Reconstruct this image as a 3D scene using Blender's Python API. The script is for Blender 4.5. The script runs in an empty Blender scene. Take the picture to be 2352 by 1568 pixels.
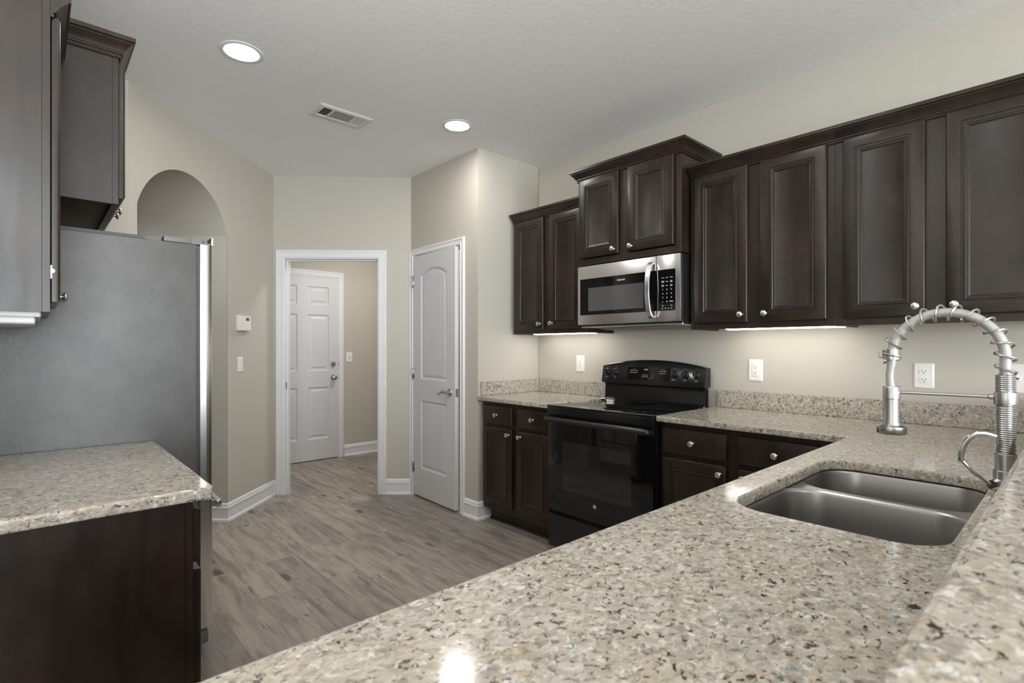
import bpy, bmesh, math, random
from mathutils import Vector, Matrix
R = math.radians
SC = bpy.context.scene
COL = SC.collection
random.seed(7)

# ------------------------------------------------------------------ camera
YAW = 42.43
cd = bpy.data.cameras.new('camera')
cam = bpy.data.objects.new('camera', cd); COL.objects.link(cam)
cam.location = (0, 0, 1.27)
cam.rotation_euler = (R(90), 0, -R(YAW))
cd.sensor_fit = 'HORIZONTAL'; cd.sensor_width = 36.0
cd.lens = 36.0*1205.0/2352.0
cd.shift_x = 0.0; cd.shift_y = 13.5/2352.0
cd.clip_start = 0.02
cd.dof.use_dof = True; cd.dof.focus_distance = 3.2; cd.dof.aperture_fstop = 7.0
SC.camera = cam

# ------------------------------------------------------------------ world, light, exposure
SC.view_settings.view_transform = 'Standard'
SC.view_settings.look = 'None'
SC.view_settings.gamma = 1.0
SC.view_settings.use_curve_mapping = False
SC.view_settings.exposure = 0.0
try:
    SC.cycles.use_denoising = True
    SC.cycles.max_bounces = 10
    SC.cycles.diffuse_bounces = 6
    SC.cycles.sample_clamp_indirect = 6.0
except Exception:
    pass
w = bpy.data.worlds.new('sky'); SC.world = w; w.use_nodes = True
bg = w.node_tree.nodes['Background']
bg.inputs[0].default_value = (0.92, 0.96, 1.0, 1); bg.inputs[1].default_value = 2.0

def area_light(name, loc, rot, sx, sy, watts, color=(1, 1, 1), shape='RECTANGLE'):
    l = bpy.data.lights.new(name, 'AREA'); l.shape = shape
    l.size = sx
    if shape == 'RECTANGLE': l.size_y = sy
    l.energy = watts; l.color = color
    o = bpy.data.objects.new(name, l); COL.objects.link(o)
    o.location = loc; o.rotation_euler = rot
    return o
# daylight through the three windows of the room behind the camera (south wall y=-4.5, pointing north)
WINX = (-2.1, -0.35, 1.25)
WIN_W, WEST_FILL_W, LAMP_W = 112, 24, 5
for i, x in enumerate(WINX):
    area_light('window_daylight', (x, -4.42, 1.45), (R(90), 0, 0), 1.2, 1.6, WIN_W, (0.90, 0.955, 1.0))
# added side fill in front of the solid west wall of the room behind
area_light('west_fill', (-3.42, -0.25, 1.2), (R(90), 0, R(-90)), 1.8, 2.0, WEST_FILL_W, (0.90, 0.955, 1.0))
# unseen ceiling lamps: kitchen pair read from a glow, the rest added for even light
for (x, y, k) in ((2.10, 0.95, 0.5), (0.77, 1.15, 1.1), (-1.6, -0.8, 1), (1.2, -1.8, 1), (-1.6, -2.8, 1), (1.2, -3.4, 1)):
    area_light('unseen_ceiling_lamp', (x, y, 2.735), (0, 0, 0), 0.15, 0.15, LAMP_W*k, (1.0, 0.96, 0.91), 'DISK')
# added fill light, no lamp stands here; aimed up to brighten the ceiling
for (x, y, p, az) in ((-0.30, 0.55, 27, -20),):
    area_light('ceiling_fill', (x, y, 1.95), (R(180-29), 0, R(az)), 0.5, 0.5, p, (0.96, 0.98, 1.0), 'DISK')
# lamp of the back hall beyond the cased opening, and an unseen fill light added past the arch
area_light('hall_lamp', (2.75, 4.75, 2.70), (0, 0, 0), 0.4, 0.4, 20, (1.0, 0.965, 0.92), 'DISK')
area_light('passage_fill', (-0.35, 4.9, 2.70), (0, 0, 0), 0.3, 0.3, 9, (1.0, 0.965, 0.92), 'DISK')

# ------------------------------------------------------------------ material helpers
def mat(name):
    m = bpy.data.materials.new(name); m.use_nodes = True
    nt = m.node_tree; b = nt.nodes['Principled BSDF']
    return m, nt, b
def N(nt, t, **kw):
    n = nt.nodes.new(t)
    for k, v in kw.items(): setattr(n, k, v)
    return n
def simple(name, col, rough=0.5, metal=0.0, spec=0.5, coat=0.0):
    m, nt, b = mat(name)
    b.inputs['Base Color'].default_value = (*col, 1)
    b.inputs['Roughness'].default_value = rough
    b.inputs['Metallic'].default_value = metal
    b.inputs['Specular IOR Level'].default_value = spec
    b.inputs['Coat Weight'].default_value = coat
    b.inputs['Coat Roughness'].default_value = 0.08
    return m
def emit(name, col, s):
    m, nt, b = mat(name)
    b.inputs['Base Color'].default_value = (*col, 1)
    b.inputs['Emission Color'].default_value = (*col, 1)
    b.inputs['Emission Strength'].default_value = s
    return m
def coords(nt, scale=(1, 1, 1), rot=(0, 0, 0), kind='Object'):
    tc = N(nt, 'ShaderNodeTexCoord'); mp = N(nt, 'ShaderNodeMapping')
    mp.inputs['Scale'].default_value = scale; mp.inputs['Rotation'].default_value = rot
    nt.links.new(tc.outputs[kind], mp.inputs['Vector'])
    return mp.outputs['Vector']
def noise(nt, vec, scale, detail=4, rough=0.55, dist=0.0):
    n = N(nt, 'ShaderNodeTexNoise')
    n.inputs['Scale'].default_value = scale; n.inputs['Detail'].default_value = detail
    n.inputs['Roughness'].default_value = rough; n.inputs['Distortion'].default_value = dist
    nt.links.new(vec, n.inputs['Vector'])
    return n
def ramp(nt, fac, stops, interp='LINEAR'):
    r = N(nt, 'ShaderNodeValToRGB'); r.color_ramp.interpolation = interp
    e = r.color_ramp.elements
    while len(e) < len(stops): e.new(0.5)
    for i, (p, c) in enumerate(stops):
        e[i].position = p; e[i].color = c if len(c) == 4 else (*c, 1)
    nt.links.new(fac, r.inputs['Fac'])
    return r.outputs['Color']
def mix(nt, fac, a, b, mode='MIX'):
    m = N(nt, 'ShaderNodeMix', data_type='RGBA', blend_type=mode)
    for s, v in ((m.inputs[0], fac), (m.inputs[6], a), (m.inputs[7], b)):
        if isinstance(v, (int, float)): s.default_value = v
        elif isinstance(v, tuple): s.default_value = v if len(v) == 4 else (*v, 1)
        else: nt.links.new(v, s)
    return m.outputs[2]
def bump(nt, b, h, strength, dist):
    n = N(nt, 'ShaderNodeBump'); n.inputs['Strength'].default_value = strength
    n.inputs['Distance'].default_value = dist
    nt.links.new(h, n.inputs['Height']); nt.links.new(n.outputs['Normal'], b.inputs['Normal'])
G3 = lambda v: (v, v, v)

# ---- painted surfaces
def paint(name, col, rough, bscale, bstr, bdist):
    m, nt, b = mat(name)
    b.inputs['Roughness'].default_value = rough
    b.inputs['Specular IOR Level'].default_value = 0.25
    v = coords(nt)
    n1 = noise(nt, v, 1.2, 2)
    c = ramp(nt, n1.outputs['Fac'], ((0.3, tuple(x*0.985 for x in col)), (0.7, tuple(min(1, x*1.015) for x in col))))
    nt.links.new(c, b.inputs['Base Color'])
    n2 = noise(nt, v, bscale, 5, 0.6)
    bump(nt, b, n2.outputs['Fac'], bstr, bdist)
    return m
M_WALL = paint('wall_paint', (0.52, 0.493, 0.436), 0.75, 45, 0.25, 0.004)
M_CEIL = paint('ceiling_paint', (0.88, 0.88, 0.87), 0.9, 38, 0.32, 0.006)
M_TRIM = simple('trim_white', (0.76, 0.765, 0.785), 0.38)
M_DOOR = simple('door_white', (0.62, 0.625, 0.64), 0.42)
M_PLATE = simple('plate_white', (0.82, 0.81, 0.78), 0.35)
M_PLATE_D = simple('plate_slot', (0.10, 0.10, 0.10), 0.5)

# ---- espresso wood
def wood(name, ca, cb, rough):
    m, nt, b = mat(name)
    v = coords(nt, (1, 1, 0.12))
    n1 = noise(nt, v, 26, 5, 0.6, 0.4)
    v2 = coords(nt, (1, 1, 0.7))
    n2 = noise(nt, v2, 4.2, 4, 0.6, 0.5)
    c1 = ramp(nt, n2.outputs['Fac'], ((0.36, ca), (0.70, cb)))
    c = mix(nt, ramp(nt, n1.outputs['Fac'], ((0.35, G3(0.35)), (0.75, G3(0.0)))), c1, tuple(x*0.55 for x in ca))
    nt.links.new(c, b.inputs['Base Color'])
    r = ramp(nt, n1.outputs['Fac'], ((0.2, G3(rough-0.05)), (0.8, G3(rough+0.07))))
    nt.links.new(r, b.inputs['Roughness'])
    b.inputs['Specular IOR Level'].default_value = 0.45
    bump(nt, b, n1.outputs['Fac'], 0.06, 0.002)
    return m
M_WOOD = wood('espresso_wood', (0.012, 0.0073, 0.0044), (0.039, 0.0238, 0.0138), 0.33)
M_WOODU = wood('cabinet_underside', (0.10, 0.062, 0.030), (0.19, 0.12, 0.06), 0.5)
M_KNOB = simple('brushed_nickel', (0.72, 0.66, 0.58), 0.30, 1.0)

# ---- granite
def granite(name, sc=1.0):
    m, nt, b = mat(name)
    v = coords(nt, (sc, sc*1.25, sc*1.25), (0.3, 0.2, 0.5))
    wn = noise(nt, v, 34, 4, 0.65)
    vv = N(nt, 'ShaderNodeVectorMath', operation='MULTIPLY_ADD')
    nt.links.new(wn.outputs['Color'], vv.inputs[0]); vv.inputs[1].default_value = (0.034, 0.034, 0.034)
    nt.links.new(v, vv.inputs[2]); vd = vv.outputs[0]
    big = noise(nt, vd, 11, 4, 0.6)
    base = ramp(nt, big.outputs['Fac'], ((0.30, (0.36, 0.31, 0.245)), (0.48, (0.44, 0.395, 0.325)), (0.62, (0.41, 0.385, 0.345)), (0.75, (0.37, 0.31, 0.24))))
    vo = N(nt, 'ShaderNodeTexVoronoi'); vo.inputs['Scale'].default_value = 105
    nt.links.new(vd, vo.inputs['Vector'])
    sep = N(nt, 'ShaderNodeSeparateColor'); nt.links.new(vo.outputs['Color'], sep.inputs['Color'])
    cell = ramp(nt, sep.outputs[0], ((0.0, (0.30, 0.26, 0.205)), (0.20, (0.42, 0.365, 0.295)), (0.45, (0.50, 0.46, 0.395)), (0.68, (0.36, 0.335, 0.30)), (0.82, (0.58, 0.565, 0.53)), (0.93, (0.26, 0.25, 0.24))), 'CONSTANT')
    c = mix(nt, 0.45, base, cell)
    # grey drifts
    g = noise(nt, vd, 36, 5, 0.65)
    c = mix(nt, ramp(nt, g.outputs['Fac'], ((0.53, G3(0)), (0.63, G3(0.75)))), c, (0.21, 0.20, 0.19))
    # pale quartz
    q = noise(nt, vd, 70, 3, 0.55, 0.4)
    c = mix(nt, ramp(nt, q.outputs['Fac'], ((0.59, G3(0)), (0.66, G3(0.8)))), c, (0.68, 0.67, 0.645))
    # tan
    t = noise(nt, vd, 42, 3, 0.55, 0.3)
    c = mix(nt, ramp(nt, t.outputs['Fac'], ((0.58, G3(0)), (0.70, G3(0.5)))), c, (0.37, 0.25, 0.15))
    # dark mica flakes, gathered in drifts
    d1 = noise(nt, vd, 88, 4, 0.62, 0.5)
    d2 = noise(nt, v, 12, 3, 0.6)
    mm = N(nt, 'ShaderNodeMath', operation='MULTIPLY')
    nt.links.new(ramp(nt, d1.outputs['Fac'], ((0.565, G3(0)), (0.61, G3(1)))), mm.inputs[0])
    nt.links.new(ramp(nt, d2.outputs['Fac'], ((0.36, G3(0.35)), (0.56, G3(1)))), mm.inputs[1])
    c = mix(nt, mm.outputs[0], c, (0.035, 0.029, 0.026))
    c = mix(nt, 1.0, c, (1.09, 1.09, 1.09), 'MULTIPLY')
    nt.links.new(c, b.inputs['Base Color'])
    b.inputs['Roughness'].default_value = 0.11
    b.inputs['Specular IOR Level'].default_value = 0.5
    return m
M_GRAN = granite('speckled_granite')

# ---- floor planks (run along world Y)
def floor_mat():
    m, nt, b = mat('grey_oak_planks')
    tc = N(nt, 'ShaderNodeTexCoord')
    mp = N(nt, 'ShaderNodeMapping'); mp.inputs['Rotation'].default_value = (0, 0, R(90))
    mp.inputs['Location'].default_value = (0.37, 0.05, 0)
    nt.links.new(tc.outputs['Object'], mp.inputs['Vector'])
    br = N(nt, 'ShaderNodeTexBrick')
    br.offset = 0.37; br.offset_frequency = 2; br.squash = 1.0
    br.inputs['Scale'].default_value = 1.0
    br.inputs['Brick Width'].default_value = 1.22; br.inputs['Row Height'].default_value = 0.178
    br.inputs['Mortar Size'].default_value = 0.0012; br.inputs['Mortar Smooth'].default_value = 0.0
    br.inputs['Bias'].default_value = 0.0
    br.inputs['Color1'].default_value = (0, 0, 0, 1); br.inputs['Color2'].default_value = (1, 1, 1, 1)
    br.inputs['Mortar'].default_value = (0.5, 0.5, 0.5, 1)
    nt.links.new(mp.outputs[0], br.inputs['Vector'])
    rnd = br.outputs['Color']; mort = br.outputs['Fac']
    # per plank shift of the grain
    off = N(nt, 'ShaderNodeVectorMath', operation='MULTIPLY_ADD')
    nt.links.new(rnd, off.inputs[0]); off.inputs[1].default_value = (7.3, 3.1, 5.7)
    nt.links.new(mp.outputs[0], off.inputs[2])
    def sv(s):
        q = N(nt, 'ShaderNodeMapping'); q.inputs['Scale'].default_value = s
        nt.links.new(off.outputs[0], q.inputs['Vector']); return q.outputs[0]
    g1 = noise(nt, sv((1.3, 9, 1)), 2.2, 5, 0.62, 0.6)
    g2 = noise(nt, sv((2.2, 55, 1)), 3.0, 5, 0.65, 0.4)
    col = ramp(nt, g1.outputs['Fac'], ((0.30, (0.17, 0.146, 0.126)), (0.45, (0.285, 0.25, 0.218)), (0.60, (0.385, 0.342, 0.30)), (0.78, (0.26, 0.228, 0.20))))
    tone = ramp(nt, rnd, ((0.0, G3(0.74)), (0.5, G3(0.96)), (1.0, G3(1.12))))
    col = mix(nt, 1.0, col, tone, 'MULTIPLY')
    col = mix(nt, ramp(nt, g2.outputs['Fac'], ((0.46, G3(0)), (0.72, G3(0.38)))), col, (0.16, 0.135, 0.118))
    # knots
    vo = N(nt, 'ShaderNodeTexVoronoi'); vo.inputs['Scale'].default_value = 1.0
    nt.links.new(sv((1.9, 5.2, 1)), vo.inputs['Vector'])
    kn = noise(nt, sv((5, 16, 1)), 3.0, 3, 0.5)
    ka = N(nt, 'ShaderNodeMath', operation='MULTIPLY_ADD'); nt.links.new(kn.outputs['Fac'], ka.inputs[0]); ka.inputs[1].default_value = 0.16
    nt.links.new(vo.outputs['Distance'], ka.inputs[2])
    col = mix(nt, ramp(nt, ka.outputs[0], ((0.16, G3(0.9)), (0.255, G3(0.0)))), col, (0.075, 0.063, 0.055))
    # long drying cracks
    cr = noise(nt, sv((1.1, 8.5, 1)), 1.5, 3, 0.55, 0.9)
    ab = N(nt, 'ShaderNodeMath', operation='SUBTRACT'); nt.links.new(cr.outputs['Fac'], ab.inputs[0]); ab.inputs[1].default_value = 0.585
    aa = N(nt, 'ShaderNodeMath', operation='ABSOLUTE'); nt.links.new(ab.outputs[0], aa.inputs[0])
    br2 = noise(nt, sv((2.4, 4, 1)), 1.7, 2)
    cm = N(nt, 'ShaderNodeMath', operation='MULTIPLY')
    nt.links.new(ramp(nt, aa.outputs[0], ((0.0, G3(1)), (0.012, G3(0)))), cm.inputs[0])
    nt.links.new(ramp(nt, br2.outputs['Fac'], ((0.46, G3(0)), (0.56, G3(0.9)))), cm.inputs[1])
    col = mix(nt, cm.outputs[0], col, (0.07, 0.058, 0.05))
    col = mix(nt, ramp(nt, mort, ((0.0, G3(0)), (1.0, G3(0.5)))), col, (0.13, 0.11, 0.095))
    nt.links.new(col, b.inputs['Base Color'])
    b.inputs['Roughness'].default_value = 0.42
    b.inputs['Specular IOR Level'].default_value = 0.4
    bump(nt, b, g2.outputs['Fac'], 0.08, 0.002)
    return m
M_FLOOR = floor_mat()

# ---- metals and appliance finishes
def brushed(name, col, rough, scale, var=1.0):
    m, nt, b = mat(name)
    v = coords(nt, scale)
    n = noise(nt, v, 18, 4, 0.6)
    b.inputs['Metallic'].default_value = 1.0
    c = ramp(nt, n.outputs['Fac'], ((0.3, tuple(x*0.93 for x in col)), (0.7, tuple(min(1, x*1.05) for x in col))))
    nt.links.new(c, b.inputs['Base Color'])
    nt.links.new(ramp(nt, n.outputs['Fac'], ((0.2, G3(rough-0.02)), (0.8, G3(rough+0.03)))), b.inputs['Roughness'])
    return m
M_STEEL = simple('brushed_stainless', (0.78, 0.78, 0.775), 0.25, 1.0)
M_SINK = brushed('sink_stainless', (0.40, 0.39, 0.38), 0.30, (30, 30, 0.8))
M_CHROME = simple('polished_chrome', (0.80, 0.80, 0.82), 0.07, 1.0)
M_FAUC = simple('faucet_satin_steel', (0.50, 0.495, 0.49), 0.30, 1.0)
M_HOSE = simple('faucet_hose', (0.44, 0.43, 0.415), 0.5, 0.4)
M_DARKIN = simple('dark_core', (0.05, 0.05, 0.05), 0.5, 0.5)
M_DOORHW = simple('satin_hardware', (0.50, 0.50, 0.51), 0.26, 1.0)
def fridge_side():
    m, nt, b = mat('pebbled_grey_steel')
    v = coords(nt)
    n = noise(nt, v, 330, 3, 0.6)
    n2 = noise(nt, v, 9, 3, 0.5)
    nt.links.new(ramp(nt, n2.outputs['Fac'], ((0.3, (0.095, 0.094, 0.093)), (0.7, (0.112, 0.1105, 0.109)))), b.inputs['Base Color'])
    b.inputs['Metallic'].default_value = 0.40
    b.inputs['Roughness'].default_value = 0.24
    bump(nt, b, n.outputs['Fac'], 0.5, 0.0022)
    return m
M_FSIDE = fridge_side()
M_FGREY = simple('fridge_grey_plastic', (0.15, 0.151, 0.153), 0.45)
M_FDARK = simple('fridge_dark_trim', (0.05, 0.05, 0.052), 0.5)
M_BLACK = simple('black_enamel', (0.008, 0.008, 0.009), 0.16, 0.0, 0.5)
M_BGLASS = simple('black_glass', (0.004, 0.004, 0.0045), 0.035, 0.0, 0.55)
M_OVENW = simple('oven_window_glass', (0.016, 0.016, 0.017), 0.05, 0.0, 0.6)
M_MWIN = simple('microwave_screen', (0.085, 0.085, 0.088), 0.07, 0.0, 0.7)
M_BPLAST = simple('black_plastic', (0.012, 0.012, 0.013), 0.30)
M_PRINT = simple('white_print', (0.72, 0.72, 0.72), 0.5)
M_PRINTD = simple('grey_print', (0.25, 0.25, 0.26), 0.5)
M_LED = emit('downlight_diffuser', (1.0, 0.965, 0.91), 140)
M_UCL = emit('undercabinet_diffuser', (1.0, 0.955, 0.88), 12)
M_LENSOFF = simple('unlit_lens', (0.58, 0.58, 0.57), 0.45)
M_VENT = simple('vent_white', (0.70, 0.695, 0.68), 0.5)
M_VENTD = simple('vent_duct', (0.03, 0.028, 0.026), 0.8)
M_CAULK = simple('caulk', (0.75, 0.72, 0.66), 0.6)

# ------------------------------------------------------------------ mesh helpers
class MB:
    def __init__(self): self.bm = bmesh.new()
    def box(self, x0, x1, y0, y1, z0, z1, b=0.0, seg=1):
        bm = self.bm
        vs = [bm.verts.new((x, y, z)) for z in (z0, z1) for (x, y) in ((x0, y0), (x1, y0), (x1, y1), (x0, y1))]
        fs = [(0, 3, 2, 1), (4, 5, 6, 7), (0, 1, 5, 4), (1, 2, 6, 5), (2, 3, 7, 6), (3, 0, 4, 7)]
        faces = [bm.faces.new([vs[i] for i in f]) for f in fs]
        if b > 0:
            es = list({e for f in faces for e in f.edges})
            bmesh.ops.bevel(bm, geom=es, offset=b, segments=seg, affect='EDGES', profile=0.6)
        return self
    def lathe(self, prof, origin=(0, 0, 0), axis=(0, 0, 1), seg=32, caps=True):
        bm = self.bm; ax = Vector(axis).normalized()
        q = Vector((0, 0, 1)).rotation_difference(ax).to_matrix(); o = Vector(origin)
        rings = []
        for (r, z) in prof:
            if r <= 1e-6: rings.append([bm.verts.new(o + q @ Vector((0, 0, z)))])
            else: rings.append([bm.verts.new(o + q @ Vector((r*math.cos(2*math.pi*i/seg), r*math.sin(2*math.pi*i/seg), z))) for i in range(seg)])
        for a, b in zip(rings, rings[1:]):
            for i in range(seg):
                j = (i+1) % seg
                if len(a) == 1 and len(b) == 1: continue
                if len(a) == 1: bm.faces.new((a[0], b[i], b[j]))
                elif len(b) == 1: bm.faces.new((a[i], a[j], b[0]))
                else: bm.faces.new((a[i], a[j], b[j], b[i]))
        if caps and len(rings[0]) > 1: bm.faces.new(list(reversed(rings[0])))
        if caps and len(rings[-1]) > 1: bm.faces.new(rings[-1])
        return self
    def tube(self, pts, rad, seg=12, flat=1.0):
        bm = self.bm; P = [Vector(p) for p in pts]; n = len(P)
        rads = rad if isinstance(rad, (list, tuple)) else [rad]*n
        T = [(P[min(i+1, n-1)] - P[max(i-1, 0)]).normalized() for i in range(n)]
        up = Vector((0, 0, 1)) if abs(T[0].z) < 0.9 else Vector((1, 0, 0))
        u = (up - T[0]*up.dot(T[0])).normalized(); rings = []
        for i in range(n):
            if i: u = (u - T[i]*u.dot(T[i])).normalized()
            v = T[i].cross(u)
            rings.append([bm.verts.new(P[i] + u*(rads[i]*math.cos(2*math.pi*k/seg)) + v*(rads[i]*flat*math.sin(2*math.pi*k/seg))) for k in range(seg)])
        for a, b in zip(rings, rings[1:]):
            for k in range(seg): bm.faces.new((a[k], a[(k+1) % seg], b[(k+1) % seg], b[k]))
        bm.faces.new(list(reversed(rings[0]))); bm.faces.new(rings[-1])
        return self
    def sweep(self, path, prof, fn, closed=False, caps=True):
        """path: 2D points; prof: (o, h), o along the left normal of the path; fn(px, py, h) -> 3D"""
        bm = self.bm; P = [Vector((p[0], p[1])) for p in path]; n = len(P); rings = []
        for i in range(n):
            a = P[i-1] if (i > 0 or closed) else None
            c = P[(i+1) % n] if (i < n-1 or closed) else None
            d1 = (P[i]-a).normalized() if a is not None else (c-P[i]).normalized()
            d2 = (c-P[i]).normalized() if c is not None else d1
            n1 = Vector((-d1.y, d1.x)); n2 = Vector((-d2.y, d2.x)); m = (n1+n2)
            m = m/(1+n1.dot(n2)) if m.length > 1e-6 else n1
            rings.append([bm.verts.new(fn(P[i].x+m.x*o, P[i].y+m.y*o, h)) for (o, h) in prof])
        k = len(prof); rng = range(n) if closed else range(n-1)
        for i in rng:
            a, b = rings[i], rings[(i+1) % n]
            for j in range(k):
                bm.faces.new((a[j], b[j], b[(j+1) % k], a[(j+1) % k]))
        if not closed and caps:
            bm.faces.new(rings[0]); bm.faces.new(list(reversed(rings[-1])))
        return self
    def prism(self, poly, fn, h0, h1):
        bm = self.bm
        a = [bm.verts.new(fn(x, y, h0)) for x, y in poly]; b = [bm.verts.new(fn(x, y, h1)) for x, y in poly]
        bm.faces.new(list(reversed(a))); bm.faces.new(b); k = len(poly)
        for i in range(k): bm.faces.new((a[i], a[(i+1) % k], b[(i+1) % k], b[i]))
        return self
    def rings(self, loops, fn, cap_last=True, cap_first=False):
        """loops: list of (list of 2D points, h) with equal counts; bridged in order"""
        bm = self.bm; V = [[bm.verts.new(fn(x, y, h)) for x, y in L] for L, h in loops]
        for a, b in zip(V, V[1:]):
            k = len(a)
            for i in range(k): bm.faces.new((a[i], a[(i+1) % k], b[(i+1) % k], b[i]))
        if cap_last: bm.faces.new(V[-1])
        if cap_first: bm.faces.new(list(reversed(V[0])))
        return self
    def build(self, name, m, parent=None, loc=None, rot=None, ang=32, label=None):
        bm = self.bm
        bmesh.ops.recalc_face_normals(bm, faces=bm.faces)
        lim = R(ang)
        for f in bm.faces: f.smooth = True
        for e in bm.edges:
            if len(e.link_faces) == 2: e.smooth = e.calc_face_angle(0) < lim
        me = bpy.data.meshes.new(name); bm.to_mesh(me); bm.free()
        me.materials.append(m)
        return link(name, me, parent, loc, rot, label)
def link(name, me, parent=None, loc=None, rot=None, label=None):
    o = bpy.data.objects.new(name, me); COL.objects.link(o)
    if parent is not None: o.parent = parent
    if loc is not None: o.location = loc
    if rot is not None: o.rotation_euler = rot
    if label: o['label'] = label
    return o
def thing(name, label, cat, loc=(0, 0, 0), rz=0.0, group=None):
    o = bpy.data.objects.new(name, None); COL.objects.link(o); o.empty_display_size = 0.1
    o.location = loc; o.rotation_euler = (0, 0, R(rz)); o['label'] = label; o['category'] = cat
    if group: o['group'] = group
    return o
def tag(o, label, cat, group=None):
    o['label'] = label; o['category'] = cat
    if group: o['group'] = group
    return o
def struct(o): o['kind'] = 'structure'; return o
XY = lambda x, y, h: (x, y, h)
XZ = lambda x, z, h: (x, h, z)

def curve_slab(loops, z0, z1, bev, name, m, parent=None, label=None):
    """flat slab from closed 2D outlines (first outer, then holes) with softly rounded edges"""
    cu = bpy.data.curves.new(name, 'CURVE'); cu.dimensions = '2D'; cu.fill_mode = 'BOTH'
    for L in loops:
        s = cu.splines.new('POLY'); s.points.add(len(L)-1)
        for p, (x, y) in zip(s.points, L): p.co = (x, y, 0, 1)
        s.use_cyclic_u = True
    cu.extrude = (z1-z0)/2 - bev; cu.bevel_depth = bev; cu.bevel_resolution = 2; cu.offset = -bev
    o = bpy.data.objects.new(name, cu); COL.objects.link(o)
    dg = bpy.context.evaluated_depsgraph_get()
    me = bpy.data.meshes.new_from_object(o.evaluated_get(dg))
    bpy.data.objects.remove(o); bpy.data.curves.remove(cu)
    me.transform(Matrix.Translation((0, 0, (z0+z1)/2)))
    bm = bmesh.new(); bm.from_mesh(me)
    bmesh.ops.remove_doubles(bm, verts=bm.verts, dist=1e-5)
    bmesh.ops.recalc_face_normals(bm, faces=bm.faces)
    for f in bm.faces: f.smooth = True
    for e in bm.edges:
        if len(e.link_faces) == 2:
            za, zb = (abs(f.normal.z) > 0.9995 for f in e.link_faces)
            e.smooth = e.calc_face_angle(0) < R(50) and za == zb
    bm.to_mesh(me); bm.free()
    me.materials.clear(); me.materials.append(m)
    return link(name, me, parent, label=label)
def rrect(x0, x1, y0, y1, r, seg=8):
    pts = []
    for cx, cy, a0 in ((x1-r, y1-r, 0), (x0+r, y1-r, 90), (x0+r, y0+r, 180), (x1-r, y0+r, 270)):
        for i in range(seg+1):
            a = R(a0 + 90*i/seg); pts.append((cx+r*math.cos(a), cy+r*math.sin(a)))
    return pts
def text_mesh(s, size, m, parent, loc, rot, name='lettering', sx=1.0, thick=0.0004, bold=0.0):
    cu = bpy.data.curves.new(name, 'FONT'); cu.body = s; cu.size = size; cu.extrude = thick
    cu.align_x = 'CENTER'; cu.align_y = 'CENTER'; cu.offset = bold; cu.resolution_u = 2
    o = bpy.data.objects.new(name, cu); COL.objects.link(o)
    dg = bpy.context.evaluated_depsgraph_get()
    me = bpy.data.meshes.new_from_object(o.evaluated_get(dg))
    bpy.data.objects.remove(o); bpy.data.curves.remove(cu)
    me.transform(Matrix.Scale(sx, 4, (1, 0, 0)))
    me.materials.clear(); me.materials.append(m)
    return link(name, me, parent, loc, rot)
FRONT = (R(90), 0, 0)          # text standing on a front that looks to local -y

# ------------------------------------------------------------------ room shell
HC = 2.743
WX = 3.06          # stove wall plane
PL = Vector((1.530, 4.718)); QR = Vector((2.418, 3.957))      # doorway wall ends
AO = Vector((0.392, 3.578))                                     # near end of the arch wall
def sbox(name, x0, x1, y0, y1, z0, z1, m): return struct(MB().box(x0, x1, y0, y1, z0, z1).build(name, m))
sbox('floor', -3.6, 3.3, -4.7, 6.1, -0.08, 0, M_FLOOR)
sbox('ceiling', -3.6, 3.3, -4.7, 6.1, HC, HC+0.08, M_CEIL)
sbox('wall_right', WX, WX+0.12, -4.6, 3.02, 0, HC, M_WALL)
# pantry: end wall beside the counter and the wall with the pantry door
ALY = 3.025; PX = 2.425
PDY0, PDY1, PDZ = 3.237, 3.902, 2.055
m_ = MB()
m_.box(PX, WX+0.12, ALY, ALY+0.10, 0, HC)
struct(m_.build('wall_alcove', M_WALL))
m_ = MB()
m_.box(PX, PX+0.11, ALY+0.10, PDY0-0.012, 0, HC); m_.box(PX, PX+0.11, PDY1+0.012, 3.965, 0, HC)
m_.box(PX, PX+0.11, PDY0-0.012, PDY1+0.012, PDZ+0.012, HC)
struct(m_.build('wall_pantry', M_WALL))
sbox('wall_pantry_inner', PX+0.70, PX+0.80, ALY+0.10, 5.85, 0, HC, M_WALL)
# doorway wall (diagonal) in its own frame: x along PL->QR, y away from the kitchen
dv = QR - PL; DWL = dv.length; DWA = math.degrees(math.atan2(dv.y, dv.x))
SO0, SO1, SOZ = 0.098, 0.893, 2.035
m_ = MB(); t = 0.115
m_.box(-0.06, SO0-0.015, 0, t, 0, HC); m_.box(SO1+0.015, DWL+0.05, 0, t, 0, HC); m_.box(SO0-0.015, SO1+0.015, 0, t, SOZ+0.015, HC)
struct(m_.build('wall_doorway', M_WALL, loc=(PL.x, PL.y, 0), rot=(0, 0, R(DWA))))
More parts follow.
